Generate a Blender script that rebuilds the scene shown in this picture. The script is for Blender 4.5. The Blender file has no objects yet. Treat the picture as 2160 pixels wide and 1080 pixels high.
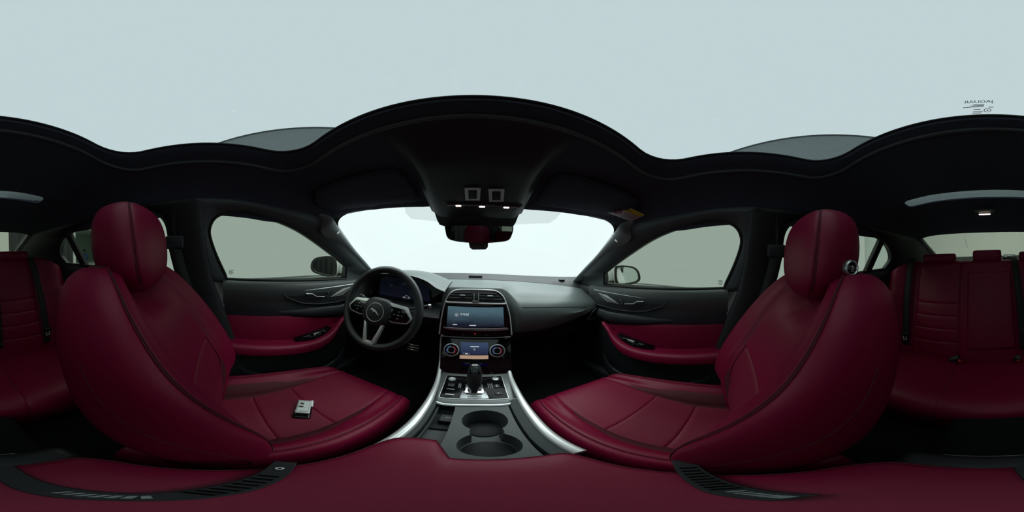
import bpy, bmesh, math, random
from mathutils import Vector, Matrix

# ------------------------------------------------------------------ camera, world, lights, exposure
# The cabin is laid out in metres about the panorama camera (x right, y forward, z up);
# everything is lifted by LIFT at the end so the studio floor is at z = 0.
LIFT = 1.08
ROLL = math.radians(1.6)
FRONT_PX = 1003.0
SC = bpy.context.scene
COL = SC.collection

cam_data = bpy.data.cameras.new('camera')
cam_data.type = 'PANO'
for holder in (cam_data, getattr(cam_data, 'cycles', None)):
    try:
        holder.panorama_type = 'EQUIRECTANGULAR'
    except Exception:
        pass
cam_data.clip_start = 0.01
cam_data.clip_end = 100
cam = bpy.data.objects.new('camera', cam_data)
COL.objects.link(cam)
yaw = math.radians((1080.0 - FRONT_PX) / 6.0)
tilt = Matrix(((math.cos(ROLL), 0, -math.sin(ROLL)), (0, 1, 0), (math.sin(ROLL), 0, math.cos(ROLL))))
cam.matrix_world = Matrix.Translation((0, 0, LIFT)) @ (tilt @ Matrix.Rotation(-yaw, 3, 'Z') @ Matrix.Rotation(math.pi / 2, 3, 'X')).to_4x4()
SC.camera = cam

world = bpy.data.worlds.new('world')
SC.world = world
world.use_nodes = True
world.node_tree.nodes['Background'].inputs[0].default_value = (0.5, 0.55, 0.55, 1)
world.node_tree.nodes['Background'].inputs[1].default_value = 0.2

SC.view_settings.view_transform = 'Standard'
SC.view_settings.look = 'None'
SC.view_settings.gamma = 1.0
SC.view_settings.exposure = 0.0
SC.view_settings.use_curve_mapping = False
SC.cycles.max_bounces = 8
SC.cycles.diffuse_bounces = 4
SC.cycles.transparent_max_bounces = 12
SC.cycles.sample_clamp_indirect = 4.0
SC.cycles.caustics_reflective = False
SC.cycles.caustics_refractive = False

SOFTBOX = 5.2        # radiance of the ceiling soft box of the studio
LIGHTWALL = 1.03     # radiance of the backlit screen in front of the car
LAMP = 9.0           # radiance of the small roof lamps
SUNROOF_T = (0.108, 0.128, 0.133)
SIDE_T = (0.300, 0.350, 0.295)
REAR_T = (0.215, 0.235, 0.195)
SCREEN_T = (0.90, 0.98, 0.97)

# ------------------------------------------------------------------ materials
def new_mat(name):
    m = bpy.data.materials.new(name)
    m.use_nodes = True
    return m, m.node_tree.nodes, m.node_tree.links

def pbr(name, col, rough=0.5, metal=0.0, spec=0.5, bump=0.0, scale=300.0, var=0.0, coat=0.0):
    m, N, L = new_mat(name)
    b = N['Principled BSDF']
    b.inputs['Base Color'].default_value = (*col, 1)
    b.inputs['Roughness'].default_value = rough
    b.inputs['Metallic'].default_value = metal
    b.inputs['Specular IOR Level'].default_value = spec
    b.inputs['Coat Weight'].default_value = coat
    if bump or var:
        tc = N.new('ShaderNodeTexCoord')
        no = N.new('ShaderNodeTexNoise')
        no.inputs['Scale'].default_value = scale
        no.inputs['Detail'].default_value = 3
        L.new(tc.outputs['Object'], no.inputs['Vector'])
        if bump:
            bp = N.new('ShaderNodeBump')
            bp.inputs['Strength'].default_value = bump
            bp.inputs['Distance'].default_value = 0.002
            L.new(no.outputs['Fac'], bp.inputs['Height'])
            L.new(bp.outputs['Normal'], b.inputs['Normal'])
        if var:
            n2 = N.new('ShaderNodeTexNoise')
            n2.inputs['Scale'].default_value = 9
            L.new(tc.outputs['Object'], n2.inputs['Vector'])
            mx = N.new('ShaderNodeMix')
            mx.data_type = 'RGBA'
            mx.inputs[6].default_value = (*[c * (1 - var) for c in col], 1)
            mx.inputs[7].default_value = (*[min(1, c * (1 + var)) for c in col], 1)
            L.new(n2.outputs['Fac'], mx.inputs[0])
            L.new(mx.outputs[2], b.inputs['Base Color'])
    return m

def emit(name, col, strength):
    m, N, L = new_mat(name)
    N.remove(N['Principled BSDF'])
    e = N.new('ShaderNodeEmission')
    e.inputs[0].default_value = (*col, 1)
    e.inputs[1].default_value = strength
    L.new(e.outputs[0], N['Material Output'].inputs[0])
    return m

def glass(name, tint, ior=1.5, gloss=1.0):
    m, N, L = new_mat(name)
    N.remove(N['Principled BSDF'])
    t = N.new('ShaderNodeBsdfTransparent')
    t.inputs[0].default_value = (*tint, 1)
    g = N.new('ShaderNodeBsdfGlossy')
    g.inputs['Roughness'].default_value = 0.0
    g.inputs[0].default_value = (gloss, gloss, gloss, 1)
    # Schlick reflectance of a thin pane, the same from both of its faces
    f0 = ((ior - 1) / (ior + 1)) ** 2
    lw = N.new('ShaderNodeLayerWeight')
    lw.inputs['Blend'].default_value = 0.5
    pw = N.new('ShaderNodeMath')
    pw.operation = 'POWER'
    pw.inputs[1].default_value = 5.0
    L.new(lw.outputs['Facing'], pw.inputs[0])
    f = N.new('ShaderNodeMath')
    f.operation = 'MULTIPLY_ADD'
    f.inputs[1].default_value = 1 - f0
    f.inputs[2].default_value = f0
    L.new(pw.outputs[0], f.inputs[0])
    mx = N.new('ShaderNodeMixShader')
    L.new(f.outputs[0], mx.inputs[0])
    L.new(t.outputs[0], mx.inputs[1])
    L.new(g.outputs[0], mx.inputs[2])
    L.new(mx.outputs[0], N['Material Output'].inputs[0])
    return m

def screen_mat(name, top, bot, zlo, zhi, strength):
    """lit display: emission with a vertical colour ramp along the object's z"""
    m, N, L = new_mat(name)
    b = N['Principled BSDF']
    b.inputs['Base Color'].default_value = (0.004, 0.004, 0.005, 1)
    b.inputs['Roughness'].default_value = 0.12
    tc = N.new('ShaderNodeTexCoord')
    sp = N.new('ShaderNodeSeparateXYZ')
    L.new(tc.outputs['Generated'], sp.inputs[0])
    no = N.new('ShaderNodeTexNoise')
    no.inputs['Scale'].default_value = 3.5
    L.new(tc.outputs['Generated'], no.inputs['Vector'])
    mr = N.new('ShaderNodeMath')
    mr.operation = 'MULTIPLY_ADD'
    L.new(no.outputs['Fac'], mr.inputs[0])
    mr.inputs[1].default_value = 0.35
    L.new(sp.outputs[2], mr.inputs[2])
    rp = N.new('ShaderNodeValToRGB')
    rp.color_ramp.elements[0].position = zlo
    rp.color_ramp.elements[0].color = (*bot, 1)
    rp.color_ramp.elements[1].position = zhi
    rp.color_ramp.elements[1].color = (*top, 1)
    L.new(mr.outputs[0], rp.inputs[0])
    L.new(rp.outputs[0], b.inputs['Emission Color'])
    b.inputs['Emission Strength'].default_value = strength
    return m

RED = pbr('red_leather', (0.165, 0.0016, 0.027), 0.5, spec=0.30, bump=0.12, scale=420, var=0.06)
RED_DK = pbr('red_leather_perforated', (0.145, 0.0016, 0.023), 0.55, spec=0.35, bump=0.2, scale=700, var=0.06)
RED_STITCH = pbr('red_stitching', (0.060, 0.0008, 0.008), 0.75, bump=0.3, scale=900)
DASH = pbr('dark_soft_touch', (0.072, 0.090, 0.088), 0.42, spec=0.55, bump=0.05, scale=500, var=0.05)
BLACK = pbr('black_plastic', (0.014, 0.016, 0.018), 0.5, spec=0.4, bump=0.08, scale=400)
DOORBLK = pbr('black_door_vinyl', (0.015, 0.018, 0.021), 0.5, spec=0.4, bump=0.12, scale=500)
SUEDE = pbr('black_headliner_cloth', (0.050, 0.056, 0.078), 0.9, spec=0.15, bump=0.25, scale=700)
PILLAR = pbr('black_pillar_trim', (0.072, 0.084, 0.088), 0.45, spec=0.35, bump=0.12, scale=500)
PILLARLIT = pbr('lit_pillar_cloth', (0.19, 0.215, 0.22), 0.6, spec=0.4, bump=0.12, scale=500)  # pillar cover lightened, windscreen light put into its colour
BELTPAD = pbr('dark_door_shoulder', (0.042, 0.050, 0.050), 0.48, spec=0.45, bump=0.08, scale=500)
CARPET = pbr('black_carpet', (0.010, 0.010, 0.011), 0.95, spec=0.1, bump=0.5, scale=900)
SPEAR = pbr('dark_satin_veneer', (0.022, 0.024, 0.027), 0.32, spec=0.5)
INSERT = pbr('speaker_mesh_and_lit_rib', (0.30, 0.32, 0.31), 0.5, metal=0.4)
INSETBLK = pbr('black_gear_panel', (0.004, 0.004, 0.005), 0.15, spec=0.10)
SLOTBLK = pbr('dark_slot', (0.003, 0.003, 0.003), 0.9, spec=0.05)
GLOSS = pbr('piano_black', (0.004, 0.004, 0.005), 0.08, spec=0.5)
RUBBER = pbr('black_rubber', (0.012, 0.013, 0.014), 0.6, spec=0.3)
CHROME = pbr('chrome', (0.75, 0.77, 0.77), 0.16, metal=1.0)
SILVER = pbr('silver_trim', (0.70, 0.73, 0.73), 0.35, metal=0.45)
SATIN = pbr('satin_aluminium', (0.55, 0.58, 0.58), 0.34, metal=1.0, bump=0.03, scale=250)
SATIN_DARK = pbr('satin_metal_dark_reflection', (0.13, 0.145, 0.145), 0.42, metal=0.7)  # satin metal with its dark reflection put into the base colour
DKMETAL = pbr('dark_brushed_metal', (0.28, 0.30, 0.31), 0.38, metal=1.0)
CONSOLE = pbr('grey_console_plastic', (0.060, 0.071, 0.074), 0.5, spec=0.4, bump=0.06, scale=400)
WHEELL = pbr('wheel_leather', (0.018, 0.021, 0.023), 0.42, spec=0.45, bump=0.12, scale=600)
WHITEPAINT = pbr('white_car_paint', (0.78, 0.80, 0.80), 0.25, spec=0.5, coat=0.5)
MIRROR = pbr('mirror_glass', (0.62, 0.66, 0.66), 0.01, metal=1.0)
DIMMIRROR = pbr('dimmed_mirror_glass', (0.30, 0.32, 0.32), 0.01, metal=1.0)
BELT = pbr('black_belt_webbing', (0.018, 0.020, 0.020), 0.7, spec=0.3, bump=0.4, scale=800)
REDBTN = pbr('red_button', (0.45, 0.01, 0.012), 0.4)
INK = pbr('black_print', (0.03, 0.035, 0.035), 0.7)
GREYINK = pbr('grey_print', (0.22, 0.25, 0.25), 0.7)
WHITEINK = pbr('white_print', (0.75, 0.76, 0.76), 0.6)
PAPER = pbr('white_paper', (0.85, 0.83, 0.84), 0.7)
YELLOW = pbr('yellow_print', (0.62, 0.50, 0.01), 0.7)
REDINK = pbr('dark_red_print', (0.28, 0.03, 0.08), 0.7)
KEYGREY = pbr('key_silver', (0.62, 0.66, 0.65), 0.35, metal=0.3)
SHELF = pbr('parcel_shelf_cloth', (0.10, 0.11, 0.10), 0.9, spec=0.2, bump=0.2, scale=600)
STUDIO_WHITE = pbr('studio_white_wall', (0.80, 0.83, 0.80), 0.85, spec=0.2)
STUDIO_FLOOR = pbr('studio_floor_paint', (0.74, 0.76, 0.74), 0.5, spec=0.3)
STUDIO_CEIL = pbr('studio_grey_ceiling', (0.80, 0.84, 0.86), 0.9)
STUDIO_DARK = pbr('studio_dark_curtain', (0.05, 0.052, 0.055), 0.9)
HALLWALL = pbr('hall_green_wall', (0.42, 0.52, 0.44), 0.9)
SKIN = pbr('skin', (0.50, 0.32, 0.24), 0.6)
HAIR = pbr('dark_hair', (0.01, 0.009, 0.009), 0.6)
BLUECLOTH = pbr('blue_cloth', (0.05, 0.10, 0.26), 0.8)
DKCLOTH = pbr('dark_cloth', (0.02, 0.02, 0.025), 0.8)
GLASS_SIDE = glass('tinted_side_glass', SIDE_T, 1.22)
GLASS_FRONT = glass('clear_windscreen_glass', SCREEN_T, 1.35)
GLASS_ROOF = glass('tinted_roof_glass', SUNROOF_T, 1.40)
GLASS_REAR = glass('tinted_rear_glass', REAR_T, 1.45)
SHADEGLASS = glass('grey_frit_dots', (0.80, 0.80, 0.80), 1.05)
WALLLIGHT = emit('light_wall_screen', (0.93, 1.0, 1.0), LIGHTWALL)
BOXLIGHT = emit('soft_box_light', (0.97, 1.0, 0.99), SOFTBOX)
LAMPLIGHT = emit('warm_lamp_lens', (1.0, 0.80, 0.68), LAMP)
TXT = emit('lit_white_text', (0.85, 0.92, 0.95), 0.75)
TXTDIM = emit('lit_grey_text', (0.55, 0.62, 0.66), 0.35)
REDLED = emit('red_led', (1.0, 0.03, 0.06), 0.25)
BLUELED = emit('blue_dial_light', (0.10, 0.20, 0.60), 0.32)
REDDIAL = emit('red_dial_light', (0.6, 0.015, 0.06), 0.20)
TAN = emit('tan_screen_bar', (0.62, 0.42, 0.30), 0.62)
AMBIENT = emit('blue_ambient_strip', (0.02, 0.01, 0.6), 0.05)
DISP = screen_mat('touchscreen_picture', (0.060, 0.115, 0.145), (0.008, 0.010, 0.022), 0.30, 1.20, 1.0)
DISP2 = screen_mat('climate_picture', (0.035, 0.055, 0.11), (0.012, 0.016, 0.04), 0.2, 1.2, 1.0)
DISP3 = screen_mat('cluster_picture', (0.002, 0.003, 0.005), (0.005, 0.006, 0.014), 0.2, 1.2, 0.8)

# ------------------------------------------------------------------ geometry helpers
def V(*a):
    return Vector(a)

def ray(px, py):
    a = math.radians((px - FRONT_PX) / 6.0)
    e = math.radians((540.0 - py) / 6.0)
    return tilt @ Vector((math.sin(a) * math.cos(e), math.cos(a) * math.cos(e), math.sin(e)))

def at(px, py, x=None, y=None, z=None):
    """the point of the plane x=, y= or z= that a photo pixel looks at"""
    v = ray(px, py)
    t = x / v.x if x is not None else y / v.y if y is not None else z / v.z
    return v * t

def lerp(a, b, t):
    return a + (b - a) * t

def smooth(t):
    t = max(0.0, min(1.0, t))
    return t * t * (3 - 2 * t)

def keyed(keys, t):
    """monotone-ish cubic interpolation of (t, value) keys"""
    n = len(keys)
    if t <= keys[0][0]:
        return keys[0][1]
    if t >= keys[-1][0]:
        return keys[-1][1]
    for i in range(n - 1):
        if keys[i][0] <= t <= keys[i + 1][0]:
            break
    def slope(j):
        if j == 0:
            return (keys[1][1] - keys[0][1]) / (keys[1][0] - keys[0][0])
        if j == n - 1:
            return (keys[-1][1] - keys[-2][1]) / (keys[-1][0] - keys[-2][0])
        return (keys[j + 1][1] - keys[j - 1][1]) / (keys[j + 1][0] - keys[j - 1][0])
    h = keys[i + 1][0] - keys[i][0]
    s = (t - keys[i][0]) / h
    m0, m1 = slope(i) * h, slope(i + 1) * h
    return ((2 * s ** 3 - 3 * s ** 2 + 1) * keys[i][1] + (s ** 3 - 2 * s ** 2 + s) * m0
            + (-2 * s ** 3 + 3 * s ** 2) * keys[i + 1][1] + (s ** 3 - s ** 2) * m1)

def spline(pts, n, closed=False):
    """n samples of a Catmull-Rom curve through pts"""
    P = [Vector(p) for p in pts]
    m = len(P)
    out = []
    segs = m if closed else m - 1
    for k in range(n):
        t = k / n * segs if closed else k / (n - 1) * segs
        i = min(int(t), segs - 1)
        f = t - i
        if closed:
            a, b, c, d = P[(i - 1) % m], P[i % m], P[(i + 1) % m], P[(i + 2) % m]
        else:
            b, c = P[i], P[i + 1]
            a = P[i - 1] if i > 0 else b * 2 - c
            d = P[i + 2] if i + 2 < m else c * 2 - b
        out.append(0.5 * ((2 * b) + (c - a) * f + (2 * a - 5 * b + 4 * c - d) * f * f + (3 * b - a - 3 * c + d) * f ** 3))
    return out

def rrect(w, h, r, seg=5):
    """outline of a rounded rectangle centred on 0, counter-clockwise"""
    o = []
    for cx, cy, a0 in ((w / 2 - r, h / 2 - r, 0), (-w / 2 + r, h / 2 - r, 90), (-w / 2 + r, -h / 2 + r, 180), (w / 2 - r, -h / 2 + r, 270)):
        for k in range(seg + 1):
            a = math.radians(a0 + 90 * k / seg)
            o.append((cx + r * math.cos(a), cy + r * math.sin(a)))
    return o

def roundpoly(pts, r, seg=4):
    """round the corners of a 2D polygon"""
    out = []
    n = len(pts)
    for i in range(n):
        p0, p1, p2 = Vector(pts[i - 1]), Vector(pts[i]), Vector(pts[(i + 1) % n])
        d0, d2 = (p0 - p1), (p2 - p1)
        rr = min(r, d0.length * 0.45, d2.length * 0.45)
        a, b = p1 + d0.normalized() * rr, p1 + d2.normalized() * rr
        for k in range(seg + 1):
            t = k / seg
            q = a * (1 - t) ** 2 + p1 * 2 * t * (1 - t) + b * t * t
            out.append((q.x, q.y))
    return out

class MB:
    """collects geometry for ONE mesh object"""
    def __init__(self):
        self.v, self.f = [], []

    def add(self, vs, fs):
        b = len(self.v)
        self.v.extend(Vector(p) for p in vs)
        self.f.extend([b + i for i in f] for f in fs)
        return self

    def grid(self, rows, cu=False, cv=False):
        nv, nu = len(rows), len(rows[0])
        vs = [p for r in rows for p in r]
        fs = []
        for j in range(nv if cv else nv - 1):
            for i in range(nu if cu else nu - 1):
                fs.append([j * nu + i, j * nu + (i + 1) % nu, ((j + 1) % nv) * nu + (i + 1) % nu, ((j + 1) % nv) * nu + i])
        return self.add(vs, fs)

    def loft(self, rings, cap=True):
        """closed rings joined in order, ends filled"""
        n = len(rings[0])
        self.grid(rings, cu=True)
        if cap:
            b = len(self.v) - n * len(rings)
            self.f.append([b + i for i in range(n)])
            e = len(self.v) - n
            self.f.append([e + i for i in range(n)][::-1])
        return self

    def box(self, c, s, rot=None):
        c = Vector(c)
        vs = []
        for dz in (-1, 1):
            for dx, dy in ((-1, -1), (1, -1), (1, 1), (-1, 1)):
                p = Vector((dx * s[0] / 2, dy * s[1] / 2, dz * s[2] / 2))
                vs.append(c + (rot @ p if rot else p))
        return self.add(vs, [[3, 2, 1, 0], [4, 5, 6, 7], [0, 1, 5, 4], [1, 2, 6, 5], [2, 3, 7, 6], [3, 0, 4, 7]])

    def tube(self, path, r, n=8, closed=False, up=(0, 0, 1), flat=1.0, taper=None):
        """tube round a path; flat squeezes it along the up direction"""
        P = [Vector(p) for p in path]
        m = len(P)
        rings = []
        for i, p in enumerate(P):
            a = P[(i - 1) % m] if closed or i > 0 else p
            b = P[(i + 1) % m] if closed or i < m - 1 else p
            t = (b - a).normalized()
            u = Vector(up)
            s = t.cross(u)
            if s.length < 1e-4:
                s = t.cross(Vector((0, 1, 0.01)))
            s.normalize()
            w = s.cross(t).normalized()
            rr = r * (taper[i] if taper else 1)
            rings.append([p + s * rr * math.cos(2 * math.pi * k / n) + w * rr * flat * math.sin(2 * math.pi * k / n) for k in range(n)])
        if closed:
            return self.grid(rings, cu=True, cv=True)
        return self.loft(rings)

    def prism(self, poly, O, U, W, t, inset=0.0, back=True):
        """polygon poly in the frame O + u U + v W, extruded by t along U x W; inset bevels the front rim"""
        O, U, W = Vector(O), Vector(U), Vector(W)
        N = U.cross(W).normalized()
        n = len(poly)
        def ring(scale_in, h):
            if scale_in == 0:
                return [O + U * p[0] + W * p[1] + N * h for p in poly]
            out = []
            for i in range(n):
                p0, p1, p2 = Vector(poly[i - 1]), Vector(poly[i]), Vector(poly[(i + 1) % n])
                e0, e1 = (p1 - p0), (p2 - p1)
                n0 = Vector((-e0.y, e0.x)).normalized() if e0.length > 1e-9 else Vector((0, 0))
                n1 = Vector((-e1.y, e1.x)).normalized() if e1.length > 1e-9 else Vector((0, 0))
                k = (n0 + n1)
                k = k.normalized() / max(0.5, k.length / 2) if k.length > 1e-6 else n0
                q = p1 + k * scale_in * AREA
                out.append(O + U * q.x + W * q.y + N * h)
            return out
        area = sum(poly[i - 1][0] * poly[i][1] - poly[i][0] * poly[i - 1][1] for i in range(n))
        AREA = 1 if area > 0 else -1
        rings = [ring(0, 0), ring(0, t - inset)]
        if inset:
            rings += [ring(inset * 0.3, t - inset * 0.3), ring(inset, t)]
        return self.loft(rings, cap=True)

    def lathe(self, prof, O, axis, n=32, ref=(0, 0, 1)):
        """profile [(r, h)] turned about axis through O"""
        O, A = Vector(O), Vector(axis).normalized()
        s = A.cross(Vector(ref))
        if s.length < 1e-4:
            s = A.cross(Vector((1, 0, 0)))
        s.normalize()
        w = A.cross(s)
        rings = [[O + A * h + (s * math.cos(2 * math.pi * k / n) + w * math.sin(2 * math.pi * k / n)) * max(r, 1e-5) for k in range(n)] for r, h in prof]
        return self.loft(rings)

    def rbox(self, c, s, r, rot=None, seg=3):
        """box with all edges rounded"""
        c = Vector(c)
        hx, hy, hz = s[0] / 2, s[1] / 2, s[2] / 2
        r = min(r, hx * 0.98, hy * 0.98, hz * 0.98)
        rings = []
        lat = [math.radians(-90 + 90 * k / seg) for k in range(seg + 1)]
        layers = [(-hz + r, a) for a in lat] + [(hz - r, -a) for a in reversed(lat)]
        for z0, a in layers:
            rr = r * math.cos(a)
            z = z0 + r * math.sin(a)
            ring = []
            for qx, qy, a0 in ((1, 1, 0), (-1, 1, 90), (-1, -1, 180), (1, -1, 270)):
                for k in range(seg + 1):
                    b = math.radians(a0 + 90 * k / seg)
                    p = Vector((qx * (hx - r) + rr * math.cos(b), qy * (hy - r) + rr * math.sin(b), z))
                    ring.append(c + (rot @ p if rot else p))
            rings.append(ring)
        return self.loft(rings)

    def build(self, name, mat, parent=None, angle=35, solid=0.0, bevel=0.0, weld=True):
        me = bpy.data.meshes.new(name)
        org = Vector((0, 0, 0))
        if parent is not None:
            org = Vector(parent['_o'])
        else:
            lo = Vector([min(p[i] for p in self.v) for i in range(3)])
            hi = Vector([max(p[i] for p in self.v) for i in range(3)])
            org = Vector(((lo.x + hi.x) / 2, (lo.y + hi.y) / 2, lo.z))
        bm = bmesh.new()
        bv = [bm.verts.new(p - org) for p in self.v]
        for f in self.f:
            try:
                bm.faces.new([bv[i] for i in f])
            except ValueError:
                pass
        if weld:
            bmesh.ops.remove_doubles(bm, verts=bm.verts, dist=1e-6)
        bmesh.ops.recalc_face_normals(bm, faces=bm.faces)
        bm.to_mesh(me)
        bm.free()
        for p in me.polygons:
            p.use_smooth = True
        me.set_sharp_from_angle(angle=math.radians(angle))
        me.materials.append(mat)
        o = bpy.data.objects.new(name, me)
        COL.objects.link(o)
        o['_o'] = org
        if parent is not None:
            o.parent = parent
        else:
            o.location = org
        if solid:
            md = o.modifiers.new('thickness', 'SOLIDIFY')
            md.thickness = solid
            md.offset = 0
        if bevel:
            md = o.modifiers.new('edges', 'BEVEL')
            md.width = bevel
            md.segments = 2
            md.limit_method = 'ANGLE'
            md.angle_limit = math.radians(40)
            md.harden_normals = False
        return o

def thing(name, label, cat, loc, group=None):
    o = bpy.data.objects.new(name, None)
    o.empty_display_size = 0.05
    COL.objects.link(o)
    o.location = Vector(loc)
    o['_o'] = Vector(loc)
    o['label'] = label
    o['category'] = cat
    if group:
        o['group'] = group
    return o

def tag(o, label, cat, group=None):
    o['label'] = label
    o['category'] = cat
    if group:
        o['group'] = group
    return o

def struct(o):
    o['kind'] = 'structure'
    return o

def text(name, body, size, O, U, W, mat, parent, depth=0.0, align='CENTER'):
    """flat lettering as a mesh, centred on O, reading along U with W up"""
    cu = bpy.data.curves.new(name, 'FONT')
    cu.body = body
    cu.size = size
    cu.align_x = align
    cu.align_y = 'CENTER'
    cu.resolution_u = 3
    cu.extrude = depth
    tmp = bpy.data.objects.new(name, cu)
    COL.objects.link(tmp)
    dg = bpy.context.evaluated_depsgraph_get()
    me = bpy.data.meshes.new_from_object(tmp.evaluated_get(dg))
    bpy.data.objects.remove(tmp)
    U, W = Vector(U).normalized(), Vector(W).normalized()
    N = U.cross(W)
    org = Vector(parent['_o'])
    O = Vector(O) - org
    for v in me.vertices:
        v.co = O + U * v.co.x + W * v.co.y + N * v.co.z
    me.materials.clear()
    me.materials.append(mat)
    me.name = name
    o = bpy.data.objects.new(name, me)
    COL.objects.link(o)
    o.parent = parent
    o['_o'] = org
    return o

def side_x(z):
    """cabin side: upright below the belt line, leaning in above it"""
    return 0.70 - 0.38 * max(0.0, z + 0.12)

# ------------------------------------------------------------------ the studio round the car
H_ROOM = 2.55
def slab(name, lo, hi, mat):
    m = MB().box([(a + b) / 2 for a, b in zip(lo, hi)], [b - a for a, b in zip(lo, hi)])
    return struct(m.build(name, mat, weld=False))

FX, FYF, FYB = 6.2, 6.4, 6.6
slab('floor', (-18, -FYB - .2, -1.18), (FX + .2, FYF + .2, -1.08), STUDIO_FLOOR)
slab('ceiling', (-18, -FYB - .2, H_ROOM), (FX + .2, FYF + .2, H_ROOM + .1), STUDIO_CEIL)
slab('wall_front', (-FX - .2, FYF, -1.08), (FX + .2, FYF + .2, H_ROOM), STUDIO_WHITE)
slab('wall_right', (FX, -FYB, -1.08), (FX + .2, FYF, H_ROOM), STUDIO_WHITE)
slab('wall_back', (-1.9, -FYB - .2, -1.08), (FX + .2, -FYB, H_ROOM), STUDIO_WHITE)
# the left wall is open at the rear: a doorway with a white post and lintel leads into a green hall
wl = MB()
wl.box((-FX - .1, (FYF - 3.2) / 2, (H_ROOM - 1.08) / 2), (.2, FYF + 3.2, H_ROOM + 1.08))
wl.box((-FX - .1, -5.0, (H_ROOM + 1.37) / 2), (.2, 3.6, H_ROOM - 1.37))
wl.box((-5.85, -FYB - .1, (H_ROOM + 1.37) / 2), (1.10, .2, H_ROOM - 1.37))
struct(wl.build('wall_left', STUDIO_WHITE, weld=False))
slab('trim_1', (-5.42, -FYB - .22, -1.08), (-5.30, -FYB + .02, 1.30), STUDIO_WHITE)
slab('trim_2', (-6.40, -FYB - .22, 1.30), (-5.30, -FYB + .02, 1.37), STUDIO_WHITE)
slab('trim_3', (-FX - .22, -FYB, 1.30), (-FX + .02, -3.2, 1.37), STUDIO_WHITE)
slab('wall_hall', (-17.6, -16.5, -1.08), (-17.4, 2, H_ROOM), HALLWALL)
slab('wall_hall_end', (-17.6, 2, -1.08), (-FX - .2, 2.2, H_ROOM), HALLWALL)
slab('wall_hall_back', (-17.6, -16.7, -1.08), (-FX - .2, -16.5, H_ROOM), HALLWALL)
slab('floor_hall', (-18, -16.7, -1.20), (-1.6, -FYB - .2, -1.10), STUDIO_FLOOR)
slab('ceiling_hall', (-18, -16.7, H_ROOM + .02), (-1.6, -FYB - .2, H_ROOM + .12), STUDIO_CEIL)
cur = MB()
rows = []
for zz in (-1.07, 2.5):
    rows.append([V(lerp(-1.9, -5.32, k / 60), -FYB - .1 + .05 * math.sin(k * 1.1), zz) for k in range(61)])
cur.grid(rows)
o = cur.build('dark_curtain', STUDIO_DARK, solid=.02)
tag(o, 'dark grey studio curtain hanging behind the left rear of the car', 'curtain')
# backlit screen that curves round the front of the car
lwp = [(-6.1, -3.1), (-6.1, -1.2), (-6.1, .8), (-6.1, 3.2), (-5.95, 4.2), (-5.4, 5.2), (-4.5, 5.9), (-3.4, 6.2), (0, 6.25), (3.4, 6.2), (4.5, 5.9), (5.4, 5.2), (5.95, 4.2), (6.1, 3.2), (6.1, .8), (6.1, -1.2), (6.1, -3.0), (6.1, -4.6), (5.9, -6.3)]
lw = thing('light_wall', 'glowing white curved backdrop screen round the front and sides of the car', 'light wall', (0, 5, -1.07))
sp_ = spline([V(x, y, 0) for x, y in lwp], 80)
m = MB().grid([[V(p.x, p.y, z) for p in sp_] for z in (-1.06, 0, 1.2, 2.40)])
m.build('screen', WALLLIGHT, lw, angle=60)
MB().tube([V(p.x, p.y, -1.05) for p in sp_], .03, 6).build('foot_rail', DKMETAL, lw)
MB().tube([V(p.x, p.y, 2.41) for p in sp_], .03, 6).build('top_rail', DKMETAL, lw)
# ceiling soft box, turned so that its long edges run past both sunroof corners
ca, sa = math.cos(math.radians(35)), math.sin(math.radians(35))
U = V(sa, ca, 0)
W = V(ca, -sa, 0)
sb = thing('soft_box', 'huge white rectangular soft box on the studio ceiling above the car', 'light', (0, 0, H_ROOM - .10))
half_w, half_l = (H_ROOM - .10) / math.tan(math.radians(44)), 4.9
m = MB()
m.add([U * a * half_l + W * b * half_w + V(0, 0, H_ROOM - .095) for a, b in ((-1, -1), (1, -1), (1, 1), (-1, 1))], [[0, 1, 2, 3]])
m.build('diffuser', BOXLIGHT, sb)
m = MB()
for a, b, la, lb in ((0, 1.008, half_l * 2.02, .05), (0, -1.008, half_l * 2.02, .05)):
    m.box(W * b * half_w + V(0, 0, H_ROOM - .05), (.05, half_l * 2.02, .10), Matrix.Rotation(-math.radians(35), 3, 'Z'))
for a in (-1.004, 1.004):
    m.box(U * a * half_l + V(0, 0, H_ROOM - .05), (half_w * 2.02, .05, .10), Matrix.Rotation(-math.radians(35), 3, 'Z'))
m.build('frame', DKMETAL, sb, weld=False)

# ------------------------------------------------------------------ car body shell
ROOF_Z = [(-1.35, .185), (-1.0, .265), (-.7, .305), (-.4, .33), (-.1, .335), (.1, .32), (.25, .29), (.4, .245), (.55, .19), (.62, .165)]
ROOF_D = [(-1.3, .03), (-1.0, .08), (-.6, .12), (.15, .12), (.3, .10), (.46, .07), (.55, .03)]
def roof(x, y):
    return keyed(ROOF_Z, y) - keyed(ROOF_D, y) * (abs(x) / .56) ** 6

def radial(poly, c, ang):
    """where a ray from c at ang leaves a closed 2D polygon: returns edge index and fraction"""
    d = (math.cos(ang), math.sin(ang))
    best = None
    n = len(poly)
    for i in range(n):
        ax, ay = poly[i][0] - c[0], poly[i][1] - c[1]
        bx, by = poly[(i + 1) % n][0] - c[0], poly[(i + 1) % n][1] - c[1]
        ex, ey = bx - ax, by - ay
        det = d[0] * (-ey) + ex * d[1]
        if abs(det) < 1e-12:
            continue
        r = (ax * (-ey) + ex * ay) / det
        s = (d[0] * ay - d[1] * ax) / det
        if r > 0 and -1e-9 <= s <= 1 + 1e-9:
            if best is None or r > best[2]:
                best = (i, max(0, min(1, s)), r)
    i, s, r = best
    return [lerp(poly[i][k], poly[(i + 1) % n][k], s) for k in range(len(poly[0]))]

body = thing('car', 'white saloon car seen from inside, with black headliner, pillars and carpet', 'car', (0, 0, -.86))

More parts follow.
